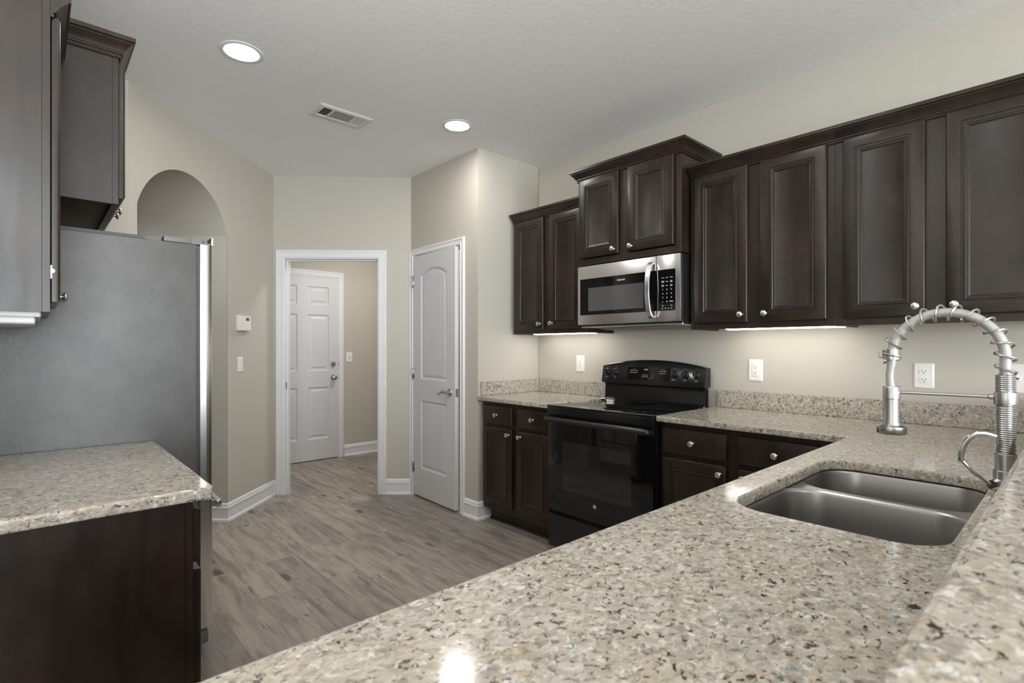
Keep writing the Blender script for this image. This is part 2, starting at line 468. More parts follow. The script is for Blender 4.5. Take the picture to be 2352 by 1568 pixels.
# arch wall in its own frame: x along the wall towards the doorway, y away from the kitchen
AWL = (PL-AO).length; AW0, AW1, AZS, AZA = 0.064, 0.934, 2.088, 2.398
def arch_pts(x0, x1, zs, za, n=24):
    w2 = (x1-x0)/2; h = za-zs; r = (w2*w2+h*h)/(2*h); cx = (x0+x1)/2; cz = za-r
    a0 = math.asin(w2/r)
    return [(cx+r*math.sin(-a0+2*a0*i/n), cz+r*math.cos(-a0+2*a0*i/n)) for i in range(n+1)]
ap = arch_pts(AW0, AW1, AZS, AZA)
bm_ = MB()
def wall_face(y):
    bm = bm_.bm
    v = lambda x, z: bm.verts.new((x, y, z))
    A = [v(*p) for p in ap]; L0 = v(0, 0); L1 = v(0, HC); R0 = v(AWL+0.02, 0); R1 = v(AWL+0.02, HC)
    J0 = v(AW0, 0); J1 = v(AW1, 0)
    T = [v(p[0], HC) for p in ap]
    ls = [v(0, AZS)]; rs = [v(AWL+0.02, AZS)]
    bm.faces.new((L0, J0, A[0], ls[0])); bm.faces.new((ls[0], A[0], T[0], L1))
    bm.faces.new((J1, R0, rs[0], A[-1])); bm.faces.new((A[-1], rs[0], R1, T[-1]))
    for i in range(len(ap)-1): bm.faces.new((A[i], A[i+1], T[i+1], T[i]))
wall_face(0.0)
struct(bm_.build('wall_arch', M_WALL, loc=(AO.x, AO.y, 0), rot=(0, 0, R(45))))
# the thick passage: two plastered jambs and a vaulted soffit painted like the ceiling
PD = 0.80
m_ = MB(); m_.box(AW1, AW1+0.06, 0.003, PD, 0, AZS); m_.box(AW0-0.06, AW0, 0.003, PD, 0, AZS)
struct(m_.build('wall_passage', M_WALL, loc=(AO.x, AO.y, 0), rot=(0, 0, R(45))))
m_ = MB(); bm = m_.bm
a = [bm.verts.new((x, 0.0, z)) for x, z in ap]; b = [bm.verts.new((x, PD, z)) for x, z in ap]
for i in range(len(ap)-1): bm.faces.new((a[i], b[i], b[i+1], a[i+1]))
struct(m_.build('ceiling_passage', M_WALL, loc=(AO.x, AO.y, 0), rot=(0, 0, R(45))))
# walls around the fridge alcove, the left run and the spaces beyond
LWX = -0.30
sbox('wall_fridge_alcove', LWX-0.1, AO.x, AO.y, AO.y+0.06, 0, HC, M_WALL)
sbox('wall_left', LWX-0.12, LWX, 1.25, AO.y+0.06, 0, HC, M_WALL)
sbox('wall_hall_rear', -1.4, 3.2, 5.85, 5.95, 0, HC, M_WALL)
sbox('wall_hall_left', -1.5, -1.4, 3.4, 5.95, 0, HC, M_WALL)
sbox('wall_passage_rear', -1.5, LWX-0.12, 3.4, 3.5, 0, HC, M_WALL)
# great room behind the camera
sbox('wall_west', -3.6, -3.5, -4.6, 1.25, 0, HC, M_WALL)
sbox('wall_north', -3.6, LWX-0.12, 1.25, 1.35, 0, HC, M_WALL)
m_ = MB(); xs = [-3.6]
for x in WINX: xs += [x-0.68, x+0.68]
xs.append(WX+0.12)
for i in range(0, len(xs), 2): m_.box(xs[i], xs[i+1], -4.6, -4.5, 0, HC)
for x in WINX: m_.box(x-0.68, x+0.68, -4.6, -4.5, 0, 0.58); m_.box(x-0.68, x+0.68, -4.6, -4.5, 2.32, HC)
struct(m_.build('wall_south', M_WALL))
M_GLASS = simple('window_glass', (1, 1, 1), 0.0)
M_GLASS.node_tree.nodes['Principled BSDF'].inputs['Transmission Weight'].default_value = 1.0
for i, x in enumerate(WINX):
    m_ = MB()
    m_.sweep([(x-0.68, 0.58), (x+0.68, 0.58), (x+0.68, 2.32), (x-0.68, 2.32)], [(0, -4.58), (0.05, -4.58), (0.05, -4.53), (0, -4.53)], XZ, closed=True)
    m_.box(x-0.63, x+0.63, -4.575, -4.535, 1.43, 1.47)
    wdw = struct(m_.build('window_%d' % (i+1), M_TRIM))
    MB().box(x-0.63, x+0.63, -4.56, -4.555, 0.63, 2.27).build('pane', M_GLASS, wdw)
# knee wall that carries the raised bar
sbox('wall_bar', -0.32, WX, -0.055, 0.062, 0, 1.036, M_WALL)

# ------------------------------------------------------------------ trim
BASE = [(0, 0), (0, 0.018), (0.003, 0.018)]
def base_prof(h=0.132):
    # o = out from the wall, h = height; quarter-round shoe, plinth, two-step moulded top
    return [(0, 0), (-0.026, 0), (-0.026, 0.006), (-0.022, 0.016), (-0.014, 0.022), (-0.0135, h-0.042), (-0.0175, h-0.038), (-0.0175, h-0.030), (-0.012, h-0.026),
            (-0.0125, h-0.018), (-0.010, h-0.010), (-0.005, h-0.004), (0, h)]
def baseboard(name, path): return struct(MB().sweep(path, base_prof(), XY).build(name, M_TRIM, ang=25))
def along(P, Q, s): d = (Q-P).normalized(); q = P+d*s; return (q.x, q.y)
dA = Vector((0.70711, 0.70711)); nA = Vector((-0.70711, 0.70711))
far = AO + dA*AW1
pr = far + nA*PD
baseboard('baseboard_arch', [(pr.x, pr.y), (far.x, far.y), (PL.x, PL.y), along(PL, QR, SO0-0.073)])
baseboard('baseboard_doorway', [along(PL, QR, SO1+0.073), (QR.x, QR.y), (PX, 3.952)])
baseboard('baseboard_pantry', [(PX, PDY0-0.058), (PX, ALY), (2.588, ALY)])
baseboard('baseboard_hall', [(2.685, 5.85), (3.125, 5.85)])
CAS = lambda w: [(0, 0), (0, -0.010), (0.004, -0.0155), (w*0.22, -0.0165), (w*0.26, -0.0125), (w*0.70, -0.0105), (w*0.74, -0.0145), (w*0.86, -0.013), (w*0.93, -0.008), (w, -0.0075), (w, 0)]
CASR = lambda w: [(w-o, h) for o, h in CAS(w)]
def casing(name, x0, x1, zt, w, loc, rz):
    # outer moulded edge on the outside; path runs up, across and down round the opening
    path = [(x0, 0), (x0, zt), (x1, zt), (x1, 0)]
    prof = [(w-o, h) for o, h in CAS(w)]
    return struct(MB().sweep(path, prof, XZ).build(name, M_TRIM, loc=loc, rot=(0, 0, R(rz)), ang=25))
c1 = casing('trim_1', SO0, SO1, SOZ, 0.074, (PL.x, PL.y, 0), DWA)
m_ = MB(); m_.box(SO0-0.015, SO0+0.002, -0.002, t+0.002, 0, SOZ+0.015); m_.box(SO1-0.002, SO1+0.015, -0.002, t+0.002, 0, SOZ+0.015); m_.box(SO0+0.002, SO1-0.002, -0.002, t+0.002, SOZ-0.002, SOZ+0.015)
m_.box(SO0+0.002, SO0+0.012, 0.045, 0.075, 0, SOZ-0.002); m_.box(SO1-0.012, SO1-0.002, 0.045, 0.075, 0, SOZ-0.002); m_.box(SO0+0.012, SO1-0.012, 0.045, 0.075, SOZ-0.012, SOZ-0.002)
m_.build('jamb', M_TRIM, c1)
for z in (0.30, 1.05, 1.82): MB().box(SO1-0.0045, SO1-0.0021, 0.006, 0.040, z-0.045, z+0.045, 0.0006).build('hinge', M_DOORHW, c1, label='bare steel hinge leaf on the white jamb')
MB().box(SO0+0.0021, SO0+0.0045, 0.010, 0.036, 0.91, 0.97, 0.0006).build('strike_plate', M_DOORHW, c1, label='small steel strike plate on the white jamb')
casing('trim_2', -PDY1, -PDY0, PDZ, 0.056, (PX, 0, 0), -90)
# hall door casing (looks to -y)
HDX0, HDX1, HDZ = 1.785, 2.612, 2.068
casing('trim_3', HDX0, HDX1, HDZ, 0.066, (0, 5.85, 0), 0)
struct(MB().box(PX-0.001, PX+0.11, PDY1, PDY1+0.012, 0, PDZ).box(PX-0.001, PX+0.11, PDY0-0.012, PDY0, 0, PDZ).box(PX-0.001, PX+0.11, PDY0-0.012, PDY1+0.012, PDZ, PDZ+0.012).build('trim_4', M_TRIM))

# ------------------------------------------------------------------ doors
def inset_loop(x0, x1, z0, z1, d, arch=0.0, n=10):
    """outline of a panel, counterclockwise seen from the front, top edge optionally arched"""
    if arch <= 0: return [(x0+d, z0+d), (x1-d, z0+d), (x1-d, z1-d), (x0+d, z1-d)]
    pts = [(x0+d, z0+d), (x1-d, z0+d)]
    w2 = (x1-x0)/2; r = (w2*w2+arch*arch)/(2*arch); cz = z1-r; cx = (x0+x1)/2; rr = r-d; ww = w2-d
    a0 = math.asin(ww/rr)
    for i in range(n+1):
        a = a0-2*a0*i/n; pts.append((cx+rr*math.sin(a), cz+rr*math.cos(a)))
    return pts
def slab_door(w, h, th, cols, rows, prof, archrows=(), planks=False):
    """door slab, local x 0..w, front at y=0 looking to -y; cols/rows of recessed panels"""
    m_ = MB(); bm = m_.bm
    xs = sorted({0, w} | {v for c in cols for v in c}); zs = sorted({0, h} | {v for r in rows for v in r[:2]})
    V = {}
    def gv(x, z, y=0.0):
        k = (round(x, 5), round(z, 5), round(y, 5))
        if k not in V: V[k] = bm.verts.new((x, y, z))
        return V[k]
    for i in range(len(xs)-1):
        for j in range(len(zs)-1):
            x0, x1, z0, z1 = xs[i], xs[i+1], zs[j], zs[j+1]
            isp = any(abs(c[0]-x0) < 1e-6 for c in cols) and any(abs(r[0]-z0) < 1e-6 for r in rows)
            if not isp: bm.faces.new((gv(x0, z0), gv(x1, z0), gv(x1, z1), gv(x0, z1))); continue
            ar = next((r[2] for r in rows if abs(r[0]-z0) < 1e-6 and len(r) > 2), 0.0)
            loops = []
            for (d, y) in prof: loops.append([gv(px, pz, y) for px, pz in inset_loop(x0, x1, z0, z1, d, ar)] if d == 0 else [bm.verts.new((px, y, pz)) for px, pz in inset_loop(x0, x1, z0, z1, d, ar)])
            if ar > 0:   # spandrels
                L = loops[0]; half = 2+(len(L)-2)//2
                bm.faces.new([gv(x1, z1)] + [L[k] for k in range(half, 1, -1)][::-1][::-1])
                bm.faces.new([gv(x0, z1)] + [L[k] for k in range(len(L)-1, half-1, -1)])
            for a, b in zip(loops, loops[1:]):
                k = len(a)
                for q in range(k): bm.faces.new((a[q], a[(q+1) % k], b[(q+1) % k], b[q]))
            bm.faces.new(loops[-1])
            if planks:
                d, y = prof[-1]; d += 0.006; n = 6; ww = (x1-x0-2*d)/n
                w2 = (x1-x0)/2; cx = (x0+x1)/2
                def top(x):
                    if ar <= 0: return z1-d
                    r = (w2*w2+ar*ar)/(2*ar); rr = r-d
                    return (z1-r)+math.sqrt(max(0, rr*rr-(x-cx)**2))
                for q in range(n):
                    xa = x0+d+q*ww+0.0022; xb = x0+d+(q+1)*ww-0.0022
                    m_.prism([(xa, z0+d), (xb, z0+d), (xb, top(xb)), ((xa+xb)/2, top((xa+xb)/2)), (xa, top(xa))], XZ, y-0.0025, y+0.0005)
    # sides and back
    m_.prism([(0, 0), (w, 0), (w, h), (0, h)], XZ, th, th-0.002)
    for (p, q) in (((0, 0), (w, 0)), ((w, 0), (w, h)), ((w, h), (0, h)), ((0, h), (0, 0))):
        bm.faces.new([bm.verts.new((p[0], 0, p[1])), bm.verts.new((q[0], 0, q[1])), bm.verts.new((q[0], th, q[1])), bm.verts.new((p[0], th, p[1]))])
    return m_
PROF6 = [(0, 0), (0.010, 0.010), (0.030, 0.010), (0.045, 0.003)]
PROFP = [(0, 0), (0.012, 0.010), (0.022, 0.0105), (0.030, 0.006)]
# pantry door: hung at its left edge, standing slightly ajar into the kitchen
DW_, DH_ = 0.628, 2.025
pd = slab_door(DW_, DH_, 0.035, [(0.118, DW_-0.118)], [(0.235, 0.805), (0.985, 1.905, 0.055)], PROFP, planks=True).build('door_2', M_DOOR, loc=(PX-0.012, PDY1-0.014, 0.020), rot=(0, 0, R(-90-2.3)), ang=25)
struct(pd)
m_ = MB(); m_.lathe([(0.0, -0.0125), (0.012, -0.0125), (0.027, -0.009), (0.031, -0.003), (0.031, 0.0)], (DW_-0.068, 0, 0.900), (0, 1, 0), 28)
m_.lathe([(0.0105, -0.050), (0.0105, -0.010)], (DW_-0.068, 0, 0.900), (0, 1, 0), 18)
pts = [(DW_-0.060-0.118*k, -0.046-0.004*math.sin(k*3.1), 0.900+0.010*math.sin(k*6.0)-0.004*k) for k in [i/14 for i in range(15)]]
m_.tube(pts, [0.0105, 0.0125, 0.013, 0.013, 0.0125, 0.0115, 0.010, 0.0085, 0.0075, 0.007, 0.0072, 0.0078, 0.0082, 0.0078, 0.004], 12, 0.8)
m_.build('lever_handle', M_DOORHW, pd, label='curved satin metal lever handle')
MB().box(DW_+0.0002, DW_+0.0016, 0.006, 0.030, 0.868, 0.930).build('latch_plate', M_DOORHW, pd)
for z in (0.235, 1.03, 1.81):
    hb = MB().lathe([(0, -0.05), (0.003, -0.05), (0.0055, -0.046), (0.0055, 0.046), (0.003, 0.05), (0, 0.05)], (-0.006, -0.006, z), (0, 0, 1), 14)
    hb.box(-0.004, 0.012, -0.0015, 0.0002, z-0.044, z+0.044)
    if z > 1.5: hb.tube([(-0.03, -0.010, z+0.048), (0.03, -0.016, z+0.050)], 0.0035, 8); hb.lathe([(0, 0), (0.006, 0), (0.006, 0.006), (0, 0.006)], (0.03, -0.018, z+0.046), (0, 0, 1), 10)
    hb.build('hinge', M_DOORHW, pd, label='satin metal butt hinge')
# six-panel door in the back hall
HW = HDX1-HDX0-0.008
hd = slab_door(HW, HDZ-0.016, 0.035, [(0.112, 0.352), (HW-0.352, HW-0.112)], [(0.232, 0.812), (0.995, 1.625), (1.735, 1.94)], PROF6).build('door_1', M_DOOR, loc=(HDX0+0.004, 5.825, 0.012), ang=25)
struct(hd)
for z, kind in ((1.068, 0), (0.915, 1)):
    m_ = MB()
    if kind == 0: m_.lathe([(0, -0.024), (0.018, -0.024), (0.024, -0.018), (0.031, -0.004), (0.031, 0)], (HW-0.062, 0, z), (0, 1, 0), 26)
    else: m_.lathe([(0, -0.066), (0.012, -0.065), (0.024, -0.058), (0.028, -0.046), (0.024, -0.034), (0.012, -0.026), (0.011, -0.010), (0.030, -0.006), (0.031, 0)], (HW-0.062, 0, z), (0, 1, 0), 26)
    m_.build('deadbolt' if kind == 0 else 'door_knob', M_DOORHW, hd, label='round satin metal deadbolt rose' if kind == 0 else 'round satin metal door knob')
for z in (1.068, 0.915): MB().box(HW+0.0003, HW+0.004, -0.004, 0.02, z-0.03, z+0.03).build('latch_plate', M_DOORHW, hd)

# ------------------------------------------------------------------ cabinets
DPROF = [(0.0, 0.0065), (0.0012, 0.0035), (0.0035, 0.0012), (0.0065, 0.0), (0.048, 0.0), (0.0495, 0.0038), (0.0545, 0.0042), (0.0555, 0.0018), (0.0585, 0.0006), (0.062, 0.0016), (0.0645, 0.0045), (0.0695, 0.0050), (0.0705, 0.0072), (0.074, 0.0088), (0.0785, 0.0108)]
def cab_door(parent, x0, x1, z0, z1, yb, knob=None, name='door', slabf=False, kz=None):
    """yb = plane of the face frame; the door is 19 mm thick in front of it"""
    th = 0.019; yf = yb-0.003-th
    e = MB()
    prof = DPROF if not slabf else [(0.0, 0.006), (0.004, 0.0018), (0.010, 0.0)]
    e.rings([([(x0, z0), (x1, z0), (x1, z1), (x0, z1)], yb-0.003)] + [([(x0+d, z0+d), (x1-d, z0+d), (x1-d, z1-d), (x0+d, z1-d)], yf+y) for d, y in prof], XZ, True, True)
    d = e.build(name, M_WOOD, parent, ang=24)
    if knob:
        kx, kzz = knob
        k = MB(); y0 = yf+(0.0 if not slabf else 0.0)
        k.lathe([(0.0085, 0.0), (0.0085, -0.002), (0.0055, -0.005), (0.0052, -0.013), (0.009, -0.0165), (0.0142, -0.019), (0.0155, -0.0225), (0.0145, -0.026), (0.010, -0.0285), (0.0, -0.0295)], (kx, y0, kzz), (0, 1, 0), 24)
        k.build('knob', M_KNOB, d, label='round brushed nickel knob')
    return d
CROWN = [(0, 0), (0.006, 0), (0.0085, 0.0025), (0.0085, 0.0055), (0.006, 0.008), (0.006, 0.0125), (0.0125, 0.0135), (0.0125, 0.0185), (0.0150, 0.0200),
         (0.0185, 0.027), (0.0235, 0.035), (0.030, 0.0425), (0.0385, 0.050), (0.0385, 0.053), (0.046, 0.056), (0.046, 0.070), (0.044, 0.072), (0, 0.072)]
def crown(parent, path, z, k=1.0):
    MB().sweep(path, [(-o*k, z+h*k) for o, h in CROWN], XY).build('crown_molding', M_WOOD, parent, ang=16)
def wall_cab(name, label, loc, rz, w, dep, z0, z1, doors, crown_path=None, cz=None, group=None, stiles=0.04, ck=1.0):
    t_ = thing(name, label, 'cabinet', loc, rz, group)
    ft = 0.019
    c = MB(); c.box(0, 0.016, ft, dep, z0, z1); c.box(w-0.016, w, ft, dep, z0, z1); c.box(0.016, w-0.016, ft, dep, z1-0.016, z1); c.box(0.016, w-0.016, dep-0.006, dep, z0+0.02, z1-0.016)
    c.build('carcass', M_WOOD, t_)
    MB().box(0.016, w-0.016, ft, dep-0.006, z0+0.022, z0+0.034).build('bottom_panel', M_WOODU, t_, label='lighter brown underside panel')
    f = MB(); f.box(stiles, w-stiles, 0, ft, z0, z0+0.04); f.box(stiles, w-stiles, 0, ft, z1-0.075, z1)
    f.box(0, stiles, 0, ft, z0, z1, 0.001); f.box(w-stiles, w, 0, ft, z0, z1, 0.001)
    if len(doors) > 1:
        xm = (doors[0][1]+doors[1][0])/2; f.box(xm-0.045, xm+0.045, 0, ft, z0+0.04, z1-0.075)
    f.build('face_frame', M_WOOD, t_, ang=20)
    for (x0, x1, a, b, kn) in doors: cab_door(t_, x0, x1, a, b, 0, kn)
    if crown_path: crown(t_, crown_path, cz, ck)
    return t_
FX = 2.757           # face-frame plane of the wall cabinets on the stove wall
UD = WX-FX-0.001
# right of the microwave: two units
YA = 1.512
def upper(name, label, y_left, y_right, dl, dr, group=None):
    w_ = y_left-y_right
    a = (y_left-dl[0], y_left-dl[1]); b = (y_left-dr[0], y_left-dr[1])
    return wall_cab(name, label, (FX, y_left, 0), -90, w_, UD, 1.370, 2.286,
                    [(a[0], a[1], 1.402, 2.222, (a[1]-0.030, 1.442)), (b[0], b[1], 1.402, 2.222, (b[0]+0.030, 1.442))], [(0, 0), (w_, 0)], 2.216)
upper('wall_cabinet', 'tall dark wall cabinet right of the microwave, over the lit strip light', YA, 0.7871, (1.489, 1.186), (1.124, 0.818))
upper('wall_cabinet', 'tall dark wall cabinet behind the faucet arch, cut off by the photo edge', 0.7868, 0.035, (0.752, 0.451), (0.385, 0.072))
upper('wall_cabinet', 'tall dark wall cabinet between the pantry wall and the microwave', 2.995, 2.272, (2.968, 2.662), (2.602, 2.300))
# over the microwave: deeper and higher, crown returned on the right
MY0, MY1 = 2.268, 1.522; MW_ = MY0-MY1; MFX = 2.672
wall_cab('wall_cabinet', 'short raised wall cabinet directly above the steel microwave', (MFX, MY0, 0), -90, MW_, WX-MFX-0.001, 1.805, 2.425,
         [(0.020, 0.330, 1.850, 2.362, (0.300, 1.878)), (0.396, 0.706, 1.850, 2.362, (0.428, 1.878))], [(0, 0.32), (0, 0), (MW_, 0), (MW_, WX-MFX-0.002)], 2.356, ck=1.05)
# left run uppers
u = wall_cab('wall_cabinet', 'gray-lit side of the dark wall cabinet hanging left of the fridge, nearest the camera', (0.038, 1.995, 0), 90, 0.405, 0.336, 1.370, 2.286,
         [(0.016, 0.388, 1.402, 2.222, (0.360, 1.442))], [(0.0, 0.0), (0.405, 0)], 2.216)
MB().lathe([(0, 0), (0.006, 0), (0.006, 0.004), (0, 0.004)], (0.010, -0.004, 1.49), (1, 0, 0), 12).box(0.006, 0.016, -0.0035, -0.0005, 1.468, 1.505).build('hinge', M_DOORHW, u, label='small bright steel cabinet hinge')
wall_cab('wall_cabinet', 'dark wall cabinet with crown molding above the refrigerator', (0.236, 2.422, 0), 90, 0.90, 0.53, 1.800, 2.360,
         [(0.018, 0.430, 1.828, 2.318, (0.400, 1.858)), (0.472, 0.882, 1.828, 2.318, (0.502, 1.858))], [(0, 0.53), (0, 0), (0.90, 0), (0.90, 0.53)], 2.340, ck=1.02)

def base_cab(name, label, loc, rz, w, dep, cols, z1=0.883, end_left=False, kick=True, group=None):
    """cols: list of (x0, x1, knob_side) each a drawer over a door"""
    t_ = thing(name, label, 'cabinet', loc, rz, group); ft = 0.019
    c = MB(); c.box(0, 0.016, ft, dep, 0.0 if end_left else 0.105, z1); c.box(w-0.016, w, ft, dep, 0.105, z1); c.box(0.016, w-0.016, dep-0.008, dep, 0.105, z1); c.box(0.016, w-0.016, ft, dep-0.008, 0.105, 0.120)
    c.build('carcass', M_WOOD, t_)
    f = MB()
    for za, zb in ((z1-0.035, z1), (0.105, 0.16), (0.685, 0.735)): f.box(0.04, w-0.04, 0, ft, za, zb)
    f.box(0, 0.04, 0, ft, 0.105, z1, 0.001); f.box(w-0.04, w, 0, ft, 0.105, z1, 0.001)
    for x in [(cols[i][1]+cols[i+1][0])/2-0.045 for i in range(len(cols)-1)]:
        ww = 0.09
        f.box(x, x+ww, 0, ft, 0.16, 0.685); f.box(x, x+ww, 0, ft, 0.735, z1-0.035)
    f.build('face_frame', M_WOOD, t_, ang=20)
    k = MB(); k.box(0.0, w, 0.075, 0.090, 0.0, 0.105); k.sweep([(0, 0.075), (w, 0.075)], [(0, 0), (-0.012, 0), (-0.012, 0.007), (-0.008, 0.014), (0, 0.018)], XY)
    k.build('toe_kick', M_WOOD, t_)
    for (x0, x1, side) in cols:
        cab_door(t_, x0, x1, 0.722, 0.856, 0, ((x0+x1)/2, 0.790), 'drawer', True)
        cab_door(t_, x0, x1, 0.150, 0.702, 0, ((x1-0.030) if side == 'r' else (x0+0.030), 0.662))
    return t_
BX = 2.452
base_cab('base_cabinet', 'dark base cabinet between the pantry wall and the black range', (BX, 2.995, 0), -90, 0.708, WX-BX-0.002, [(0.018, 0.330, 'r'), (0.386, 0.690, 'l')])
base_cab('base_cabinet', 'dark base cabinet right of the black range, half behind the peninsula', (BX, 1.514, 0), -90, 0.79, WX-BX-0.002, [(0.018, 0.362, 'r'), (0.416, 0.760, 'l')])
lb = base_cab('base_cabinet', 'dark base cabinet at the left with its plain end panel facing the camera', (0.300, 1.524, 0), 90, 0.876, 0.598, [(0.014, 0.425, 'r'), (0.465, 0.862, 'l')], end_left=True)
MB().box(-0.004, -0.0002, 0.019, 0.597, 0.0, 0.883, 0.0008).build('end_panel', M_WOOD, lb)
# peninsula base below the sink: fronts look to the kitchen
t_ = thing('base_cabinet', 'dark base cabinet under the peninsula worktop and sink', 'cabinet', (2.36, 0.612, 0), 180)
c = MB(); c.box(0, 0.016, 0.019, 0.548, 0.105, 0.66); c.box(2.58, 2.596, 0.019, 0.548, 0.0, 0.883); c.box(0.016, 2.58, 0.54, 0.548, 0.105, 0.66); c.box(0.016, 2.58, 0.019, 0.54, 0.105, 0.12); c.box(1.42, 1.436, 0.019, 0.54, 0.12, 0.883); c.box(2.56, 2.58, 0.019, 0.548, 0.12, 0.883)
c.build('carcass', M_WOOD, t_)
f = MB(); f.box(0, 2.596, 0, 0.019, 0.105, 0.883, 0.001); f.build('face_frame', M_WOOD, t_)
MB().box(0, 2.596, 0.075, 0.09, 0, 0.105).build('toe_kick', M_WOOD, t_)
for x0, x1, sd in ((0.62, 0.99, 'r'), (1.03, 1.40, 'l'), (1.46, 1.98, 'r'), (2.02, 2.57, 'l')):
    cab_door(t_, x0, x1, 0.722, 0.856, 0, ((x0+x1)/2, 0.790), 'drawer', True)
    cab_door(t_, x0, x1, 0.150, 0.702, 0, ((x1-0.030) if sd == 'r' else (x0+0.030), 0.662))

# ------------------------------------------------------------------ worktops
ZT0, ZT1 = 0.8835, 0.9140
CFX = 2.400
wt = thing('worktop', 'L-shaped speckled granite worktop with the sink cut into it', 'worktop', (2.0, 0.4, ZT0))
def off(L, dx, dy): return [(x-dx, y-dy) for x, y in L]
sink_hole = list(reversed(rrect(1.168, 1.900, 0.166, 0.556, 0.085, 8)))
outer = [(-0.30, 0.064), (WX-0.002, 0.064), (WX-0.002, 1.514), (CFX+0.004, 1.514), (CFX, 1.510), (CFX, 0.650), (CFX-0.003, 0.643), (CFX-0.010, 0.640), (-0.30, 0.640)]
o = curve_slab([off(outer, 2.0, 0.4), off(sink_hole, 2.0, 0.4)], 0, ZT1-ZT0, 0.005, 'slab', M_GRAN, wt)
MB().box(WX-0.026-2.0, WX-0.002-2.0, 0.066-0.4, 1.492-0.4, ZT1-ZT0+0.0004, 1.016-ZT0, 0.002).build('backsplash', M_GRAN, wt)
wt = thing('worktop', 'short granite worktop in the corner left of the black range', 'worktop', (2.7, 2.65, ZT0))
outer = [(CFX+0.004, 2.286), (WX-0.002, 2.286), (WX-0.002, ALY-0.002), (CFX+0.02, ALY-0.002), (CFX+0.006, 3.016), (CFX, 3.005), (CFX, 2.290)]
curve_slab([off(outer, 2.7, 2.65)], 0, ZT1-ZT0, 0.005, 'slab', M_GRAN, wt)
m_ = MB(); m_.box(WX-0.026-2.7, WX-0.002-2.7, 2.290-2.65, ALY-0.002-2.65, ZT1-ZT0+0.0004, 1.016-ZT0, 0.002); m_.box(2.445-2.7, WX-0.026-2.7, ALY-0.026-2.65, ALY-0.002-2.65, ZT1-ZT0+0.0004, 1.016-ZT0, 0.002)
m_.build('backsplash', M_GRAN, wt)
wt = thing('worktop', 'granite worktop at the left edge, beside the gray refrigerator', 'worktop', (0.0, 1.95, ZT0))
outer = [(LWX+0.002, 1.504), (0.322, 1.504), (0.336, 1.509), (0.343, 1.520), (0.345, 1.535), (0.345, 2.388), (0.338, 2.397), (LWX+0.002, 2.397)]
curve_slab([off(outer, 0.0, 1.95)], 0, ZT1-ZT0, 0.006, 'slab', M_GRAN, wt)
MB().box(LWX+0.002, LWX+0.026, 1.52-1.95, 2.397-1.95, ZT1-ZT0+0.0004, 1.016-ZT0, 0.002).build('backsplash', M_GRAN, wt)
bt = curve_slab([[(-0.45, -0.33), (WX-0.003, -0.33), (WX-0.003, 0.088), (-0.45, 0.088)]], 1.0365, 1.068, 0.010, 'bar_top', M_GRAN)
tag(bt, 'raised granite bar ledge in the blurred bottom right foreground', 'bar top')

# ------------------------------------------------------------------ sink
sk = thing('kitchen_sink', 'double bowl stainless steel sink set under the granite worktop', 'sink', (1.534, 0.361, 0.88))
def bowl(x0, x1, y0, y1, r, depth, name, top=0.0):
    m_ = MB(); L = []
    for dz, ins, rr in ((0.0, -0.006, r+0.006), (-0.003, -0.001, r+0.001), (-0.010, 0.001, r), (-depth*0.55, 0.004, r), (-depth+0.035, 0.008, r), (-depth+0.014, 0.015, r*0.95), (-depth+0.003, 0.030, r*0.85), (-depth, 0.055, r*0.6)):
        L.append((rrect(x0+ins, x1-ins, y0+ins, y1-ins, rr, 8), top+dz))
    m_.rings(L, XY); return m_
ox, oy = 1.534, 0.361
b1 = bowl(1.163-ox, 1.572-ox, 0.160-oy, 0.560-oy, 0.088, 0.215, 'basin', 0.0015).build('basin', M_SINK, sk)
b2 = bowl(1.606-ox, 1.906-ox, 0.160-oy, 0.560-oy, 0.088, 0.190, 'basin', 0.0015).build('basin', M_SINK, sk)
# rim sheet with two openings, tucked under the granite
curve_slab([rrect(1.140-ox, 1.930-ox, 0.140-oy, 0.580-oy, 0.10, 8), list(reversed(rrect(1.157-ox, 1.578-ox, 0.154-oy, 0.566-oy, 0.094, 8))), list(reversed(rrect(1.600-ox, 1.912-ox, 0.154-oy, 0.566-oy, 0.094, 8)))], -0.0005, 0.0022, 0.0008, 'rim', M_SINK, sk)
for cx, z in ((1.367, -0.215), (1.756, -0.190)):
    MB().lathe([(0.0, 0.003), (0.030, 0.003), (0.042, 0.006), (0.045, 0.002), (0.045, 0.0012)], (cx-ox, 0, z+0.001), (0, 0, 1), 28).build('drain', M_FAUC, sk)

# ------------------------------------------------------------------ faucet (spring neck)
FXo, FYo = 1.790, 0.135
fa = thing('kitchen_faucet', 'tall coiled spring faucet standing behind the double sink', 'faucet', (FXo, FYo, 0.9142))
MB().lathe([(0, 0), (0.030, 0), (0.030, 0.004), (0.0245, 0.008), (0.0245, 0.048), (0.0215, 0.050), (0.0215, 0.090), (0.019, 0.092), (0, 0.092)], seg=36).build('base', M_FAUC, fa)
def coil(path, R_, turns, wr, seg=7, per=18):
    # helix round a polyline given as function s in 0..1 -> (point, tangent) in the local y-z plane
    pts = []
    n = int(turns*per)
    for i in range(n+1):
        s = i/n; p, tg = path(s); ang = 2*math.pi*turns*s
        nrm = Vector((0, -tg.z, tg.y)); bx = Vector((1, 0, 0))
        pts.append(p + bx*(R_*math.cos(ang)) + nrm*(R_*math.sin(ang)))
    return MB().tube(pts, wr, seg)
def vert(z0, z1): return lambda s: (Vector((0, 0, z0+(z1-z0)*s)), Vector((0, 0, 1)))
m_ = coil(vert(0.092, 0.218), 0.0180, 24, 0.0020); m_.lathe([(0.0155, 0.090), (0.0155, 0.29)], seg=20); m_.build('lower_spring', M_FAUC, fa)
